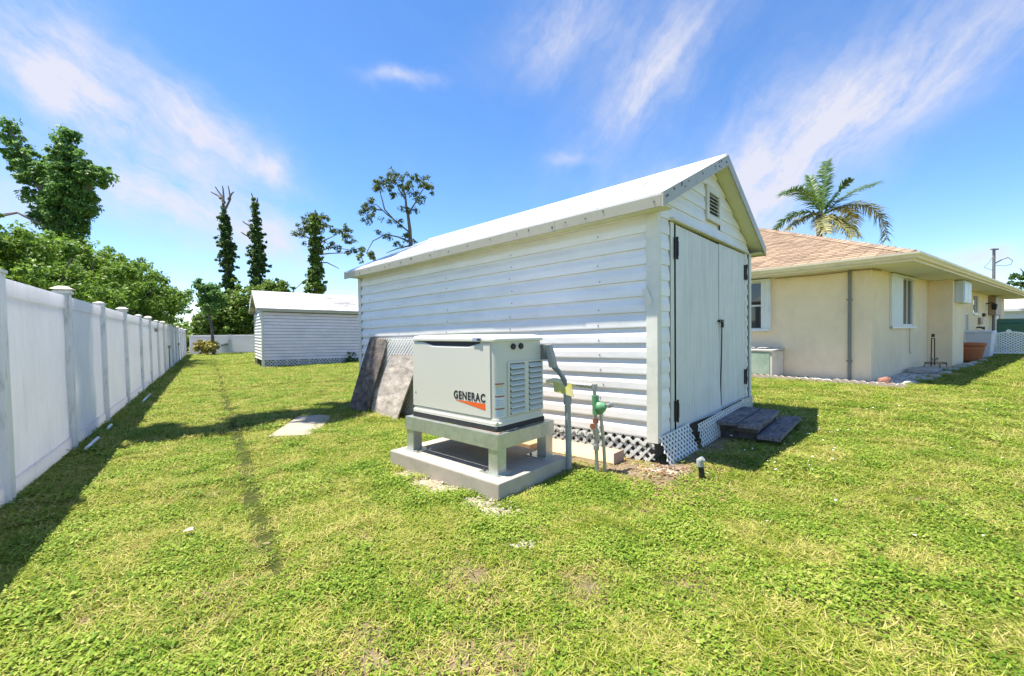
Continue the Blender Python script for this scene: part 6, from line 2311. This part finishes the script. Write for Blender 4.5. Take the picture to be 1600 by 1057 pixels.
def build_grass():
    pc = bpy.data.collections.new('grass_tufts')
    protos = []

    def reg(mb, m):
        me = bpy.data.meshes.new('grass_tuft')
        me.from_pydata(mb.v, [], mb.f)
        me.materials.append(m)
        o = bpy.data.objects.new('grass_tuft_%02d' % len(protos), me)
        pc.objects.link(o)
        protos.append(o)
    rd = random.uniform
    for k in range(3):        # 0-2 broad short turf blades
        mb = MB()
        for i in range(30):
            r = 0.055 * math.sqrt(random.random()); a = rd(0, 6.28)
            blade(mb, r * math.cos(a), r * math.sin(a), rd(0.026, 0.056), rd(0.0035, 0.0068), rd(0, 6.28), rd(0.2, 0.9), rd(0.2, 0.9))
        reg(mb, M['grass'])
    for k in range(2):        # 3-4 finer taller
        mb = MB()
        for i in range(30):
            r = 0.045 * math.sqrt(random.random()); a = rd(0, 6.28)
            blade(mb, r * math.cos(a), r * math.sin(a), rd(0.034, 0.068), rd(0.003, 0.0055), rd(0, 6.28), rd(0.1, 0.7), rd(0.3, 1.0))
        reg(mb, M['grass'])
    for k in range(3):        # 5-7 leafy weeds: short pointed broad leaves
        mb = MB()
        for i in range(44):
            r = 0.06 * math.sqrt(random.random()); a = rd(0, 6.28)
            az = rd(0, 6.28); L_ = rd(0.010, 0.021); w = L_ * rd(0.22, 0.38); z = rd(0.008, 0.045); up = rd(-0.1, 0.7)
            p = Vector((r * math.cos(a), r * math.sin(a), z)); d = Vector((math.cos(az), math.sin(az), up)).normalized() * L_
            sd = Vector((-math.sin(az), math.cos(az), 0)) * w
            q = p + d * 0.45
            mb.add([p, q + sd, p + d, q - sd], [(0, 1, 2, 3)])
        for i in range(10):
            r = 0.05 * math.sqrt(random.random()); a = rd(0, 6.28)
            blade(mb, r * math.cos(a), r * math.sin(a), rd(0.03, 0.055), 0.005, rd(0, 6.28), rd(0.2, 0.8), rd(0.2, 0.8))
        reg(mb, M['clover'])
    for k in range(2):        # 8-9 straw
        mb = MB()
        for i in range(22):
            r = 0.06 * math.sqrt(random.random()); a = rd(0, 6.28)
            blade(mb, r * math.cos(a), r * math.sin(a), rd(0.015, 0.05), rd(0.002, 0.004), rd(0, 6.28), rd(0.6, 2.0), rd(0.3, 0.8))
        reg(mb, M['straw'])
    P, S, Q, I = [], [], [], []

    def emit(x, y, sc, far):
        fs = fence_side(x, y)
        if fs < 0.02:
            return
        if inside(SHED, x, y, 0.0, LEN, 0.0, WID) or inside(GEN, x, y, -0.015, 1.43, -0.015, 0.905):
            return
        if inside(FAR, x, y, 0.22, 5.0, -0.03, 2.75):
            return
        if inside(HOUSE, x, y, -0.84, 19.5, -0.66, 10.0):
            return
        fd = wire_shadow_dist(x, y) / (0.090 if y > 2.6 else 0.06)  # grass thinned out along the painted wire shadow
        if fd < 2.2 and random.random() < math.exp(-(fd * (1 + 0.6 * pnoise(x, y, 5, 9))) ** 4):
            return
        if y < 13:
            for (px_, py_, r) in LIME:
                d = math.hypot(x - px_, (y - py_) * 1.4) / r
                if d < 0.95 + 0.6 * pnoise(x, y, 9) and random.random() < 0.90:
                    return
            if inside(SHED, x, y, -0.35, 1.50, -0.52 + 0.16 * pnoise(x, y, 4), 0.01) and random.random() < 0.80:
                return
            if inside(SHED, x, y, -0.30 + 0.08 * pnoise(x, y, 5), 0.0, -0.3, 1.6) and random.random() < 0.85:
                return
            if inside(SHED, x, y, 3.3, 5.3, -0.45, 0.0) and random.random() < 0.5:
                return
            for (X0, Y0, X1, Y1) in ((-3.3, 5.2, -2.5, 6.5),):
                if X0 < x < X1 and Y0 < y < Y1:
                    t = (y - Y0) / (Y1 - Y0)
                    if -2.964 - 0.336 * t < x < -2.515 - 0.27 * t:
                        return
        dry = 0.0
        for (px_, py_, r) in BARE:
            d = math.hypot(x - px_, y - py_) / (1.3 * r)
            dry = max(dry, 1 - d * 0.55)
        n1 = pnoise(x, y, 0.9, 4.2)
        n2 = pnoise(x, y, 2.6, 1.7)
        v = random.random()
        if dry > 0.2:
            if v < dry * 0.80:
                return
            idx = random.choice((8, 9, 0, 1, 8)) if random.random() < dry * 0.9 else random.choice((0, 1, 2, 5))
        else:
            weed = n2 * 0.9 + 0.12 + (0.35 if inside(SHED, x, y, -0.7, 2.2, -1.9, -0.55) else 0)
            if n1 > 0.42 and v < 0.16:
                idx = random.choice((8, 9))
            elif v < 0.15 + 0.12 * max(0.0, n1):
                idx = random.choice((8, 9))
            elif v < 0.20 + weed * 0.8:
                idx = random.choice((5, 6, 7))
            elif n2 < -0.22 and v > 0.85:
                idx = random.choice((3, 4))
            else:
                idx = random.choice((0, 1, 2))
        hs = sc * random.uniform(0.75, 1.25) * (1 + 0.30 * n1)
        if fs < 0.35:
            hs *= 1.15
        z = gz(x)
        if abs(x) < 12 and y < 14:
            z += 0.012 * pnoise(x, y, 1.3) + 0.006 * pnoise(x, y, 4.0, 3)
        P.append((x, y, z - 0.012)); S.append(hs); Q.append(random.uniform(0, 6.283)); I.append(idx)

    def zone(x0, x1, y0, y1, dens, sc, r0, r1, far=False):
        n = int((x1 - x0) * (y1 - y0) * dens)
        xs = rng.uniform(x0, x1, n)
        ys = rng.uniform(y0, y1, n)
        rr = np.hypot(xs, ys)
        ok = (rr >= r0) & (rr < r1)
        for x, y in zip(xs[ok], ys[ok]):
            emit(float(x), float(y), sc, far)
    # viewing wedge plus a margin on either side
    def wedge(r0, r1, dens, sc):
        x0, x1, y0, y1 = -r1, r1, 0.3, r1
        n = int((x1 - x0) * (y1 - y0) * dens)
        xs = rng.uniform(x0, x1, n)
        ys = rng.uniform(y0, y1, n)
        rr = np.hypot(xs, ys)
        ok = (rr >= r0) & (rr < r1) & (np.abs(xs) < 1.32 * ys + 1.2)
        for x, y in zip(xs[ok], ys[ok]):
            emit(float(x), float(y), sc, False)
    wedge(0.6, 3.6, 1900, 0.95)
    wedge(3.6, 6.5, 1000, 1.1)
    wedge(6.5, 12.0, 330, 1.5)
    wedge(12.0, 22.0, 110, 2.1)
    wedge(22.0, 40.0, 36, 3.0)
    me = bpy.data.meshes.new('grass_points')
    me.from_pydata(P, [], [])
    for nm, data, ty in (('sc', S, 'FLOAT'), ('rz', Q, 'FLOAT'), ('pick', I, 'INT')):
        a = me.attributes.new(nm, ty, 'POINT')
        a.data.foreach_set('value', data)
    o = link('lawn_grass', me)
    tag(o, 'short patchy green lawn grass with weeds and straw', None, None, 'stuff')
    ng = bpy.data.node_groups.new('grass_scatter', 'GeometryNodeTree')
    ng.interface.new_socket('Geometry', in_out='INPUT', socket_type='NodeSocketGeometry')
    ng.interface.new_socket('Geometry', in_out='OUTPUT', socket_type='NodeSocketGeometry')
    N, L = ng.nodes, ng.links
    gi, go = N.new('NodeGroupInput'), N.new('NodeGroupOutput')
    ci = N.new('GeometryNodeCollectionInfo')
    ci.inputs['Collection'].default_value = pc
    ci.inputs['Separate Children'].default_value = True
    ci.inputs['Reset Children'].default_value = True
    ip = N.new('GeometryNodeInstanceOnPoints')
    ip.inputs['Pick Instance'].default_value = True

    def attr(nm, ty):
        n = N.new('GeometryNodeInputNamedAttribute')
        n.data_type = ty
        n.inputs['Name'].default_value = nm
        return n.outputs['Attribute']
    cx = N.new('ShaderNodeCombineXYZ')
    L.new(attr('rz', 'FLOAT'), cx.inputs[2])
    L.new(gi.outputs[0], ip.inputs['Points'])
    L.new(ci.outputs[0], ip.inputs['Instance'])
    L.new(attr('pick', 'INT'), ip.inputs['Instance Index'])
    L.new(cx.outputs[0], ip.inputs['Rotation'])
    L.new(attr('sc', 'FLOAT'), ip.inputs['Scale'])
    L.new(ip.outputs[0], go.inputs[0])
    md = o.modifiers.new('grass', 'NODES')
    md.node_group = ng
    print('grass tufts', len(P))


build_grass()

# fallen petals and scraps on the grass
def petals():
    V, F = [], []
    for k in range(150):
        if k < 60:
            a, b = random.uniform(-1.5, -0.1), random.uniform(-0.1, 3.2)
            p = SHED.w((a, b, 0))
            x, y = p.x, p.y
        else:
            x, y = random.uniform(1.5, 7.5), random.uniform(1.6, 8.0)
        r = random.uniform(0.006, 0.015)
        z = gz(x) + random.uniform(0.035, 0.06)
        n = len(V)
        a = random.uniform(0, 6.28)
        for t in range(5):
            V.append((x + r * math.cos(a + t * 1.256), y + r * 0.7 * math.sin(a + t * 1.256), z + random.uniform(-0.006, 0.006)))
        F.append(tuple(range(n, n + 5)))
    mb = MB()
    mb.v, mb.f, mb.sm = V, F, [False] * len(F)
    tag(mb.build('fallen_petals', M['petal']), 'scattered white fallen petals on the grass near the shed', None, None, 'stuff')


petals()
mb = MB()
mb.add([(0, 0, 0), (0.03, -0.012, 0.010), (0.055, 0.012, 0.004), (0.04, 0.035, 0.014), (0.012, 0.03, 0.008)], [(0, 1, 2, 3, 4)])
tag(mb.build('dry_leaf', M['boxwhite'], None, 0, (-2.07, 2.66, gz(-2) + 0.040)), 'single pale dry leaf lying on the lawn at left', 'leaf')
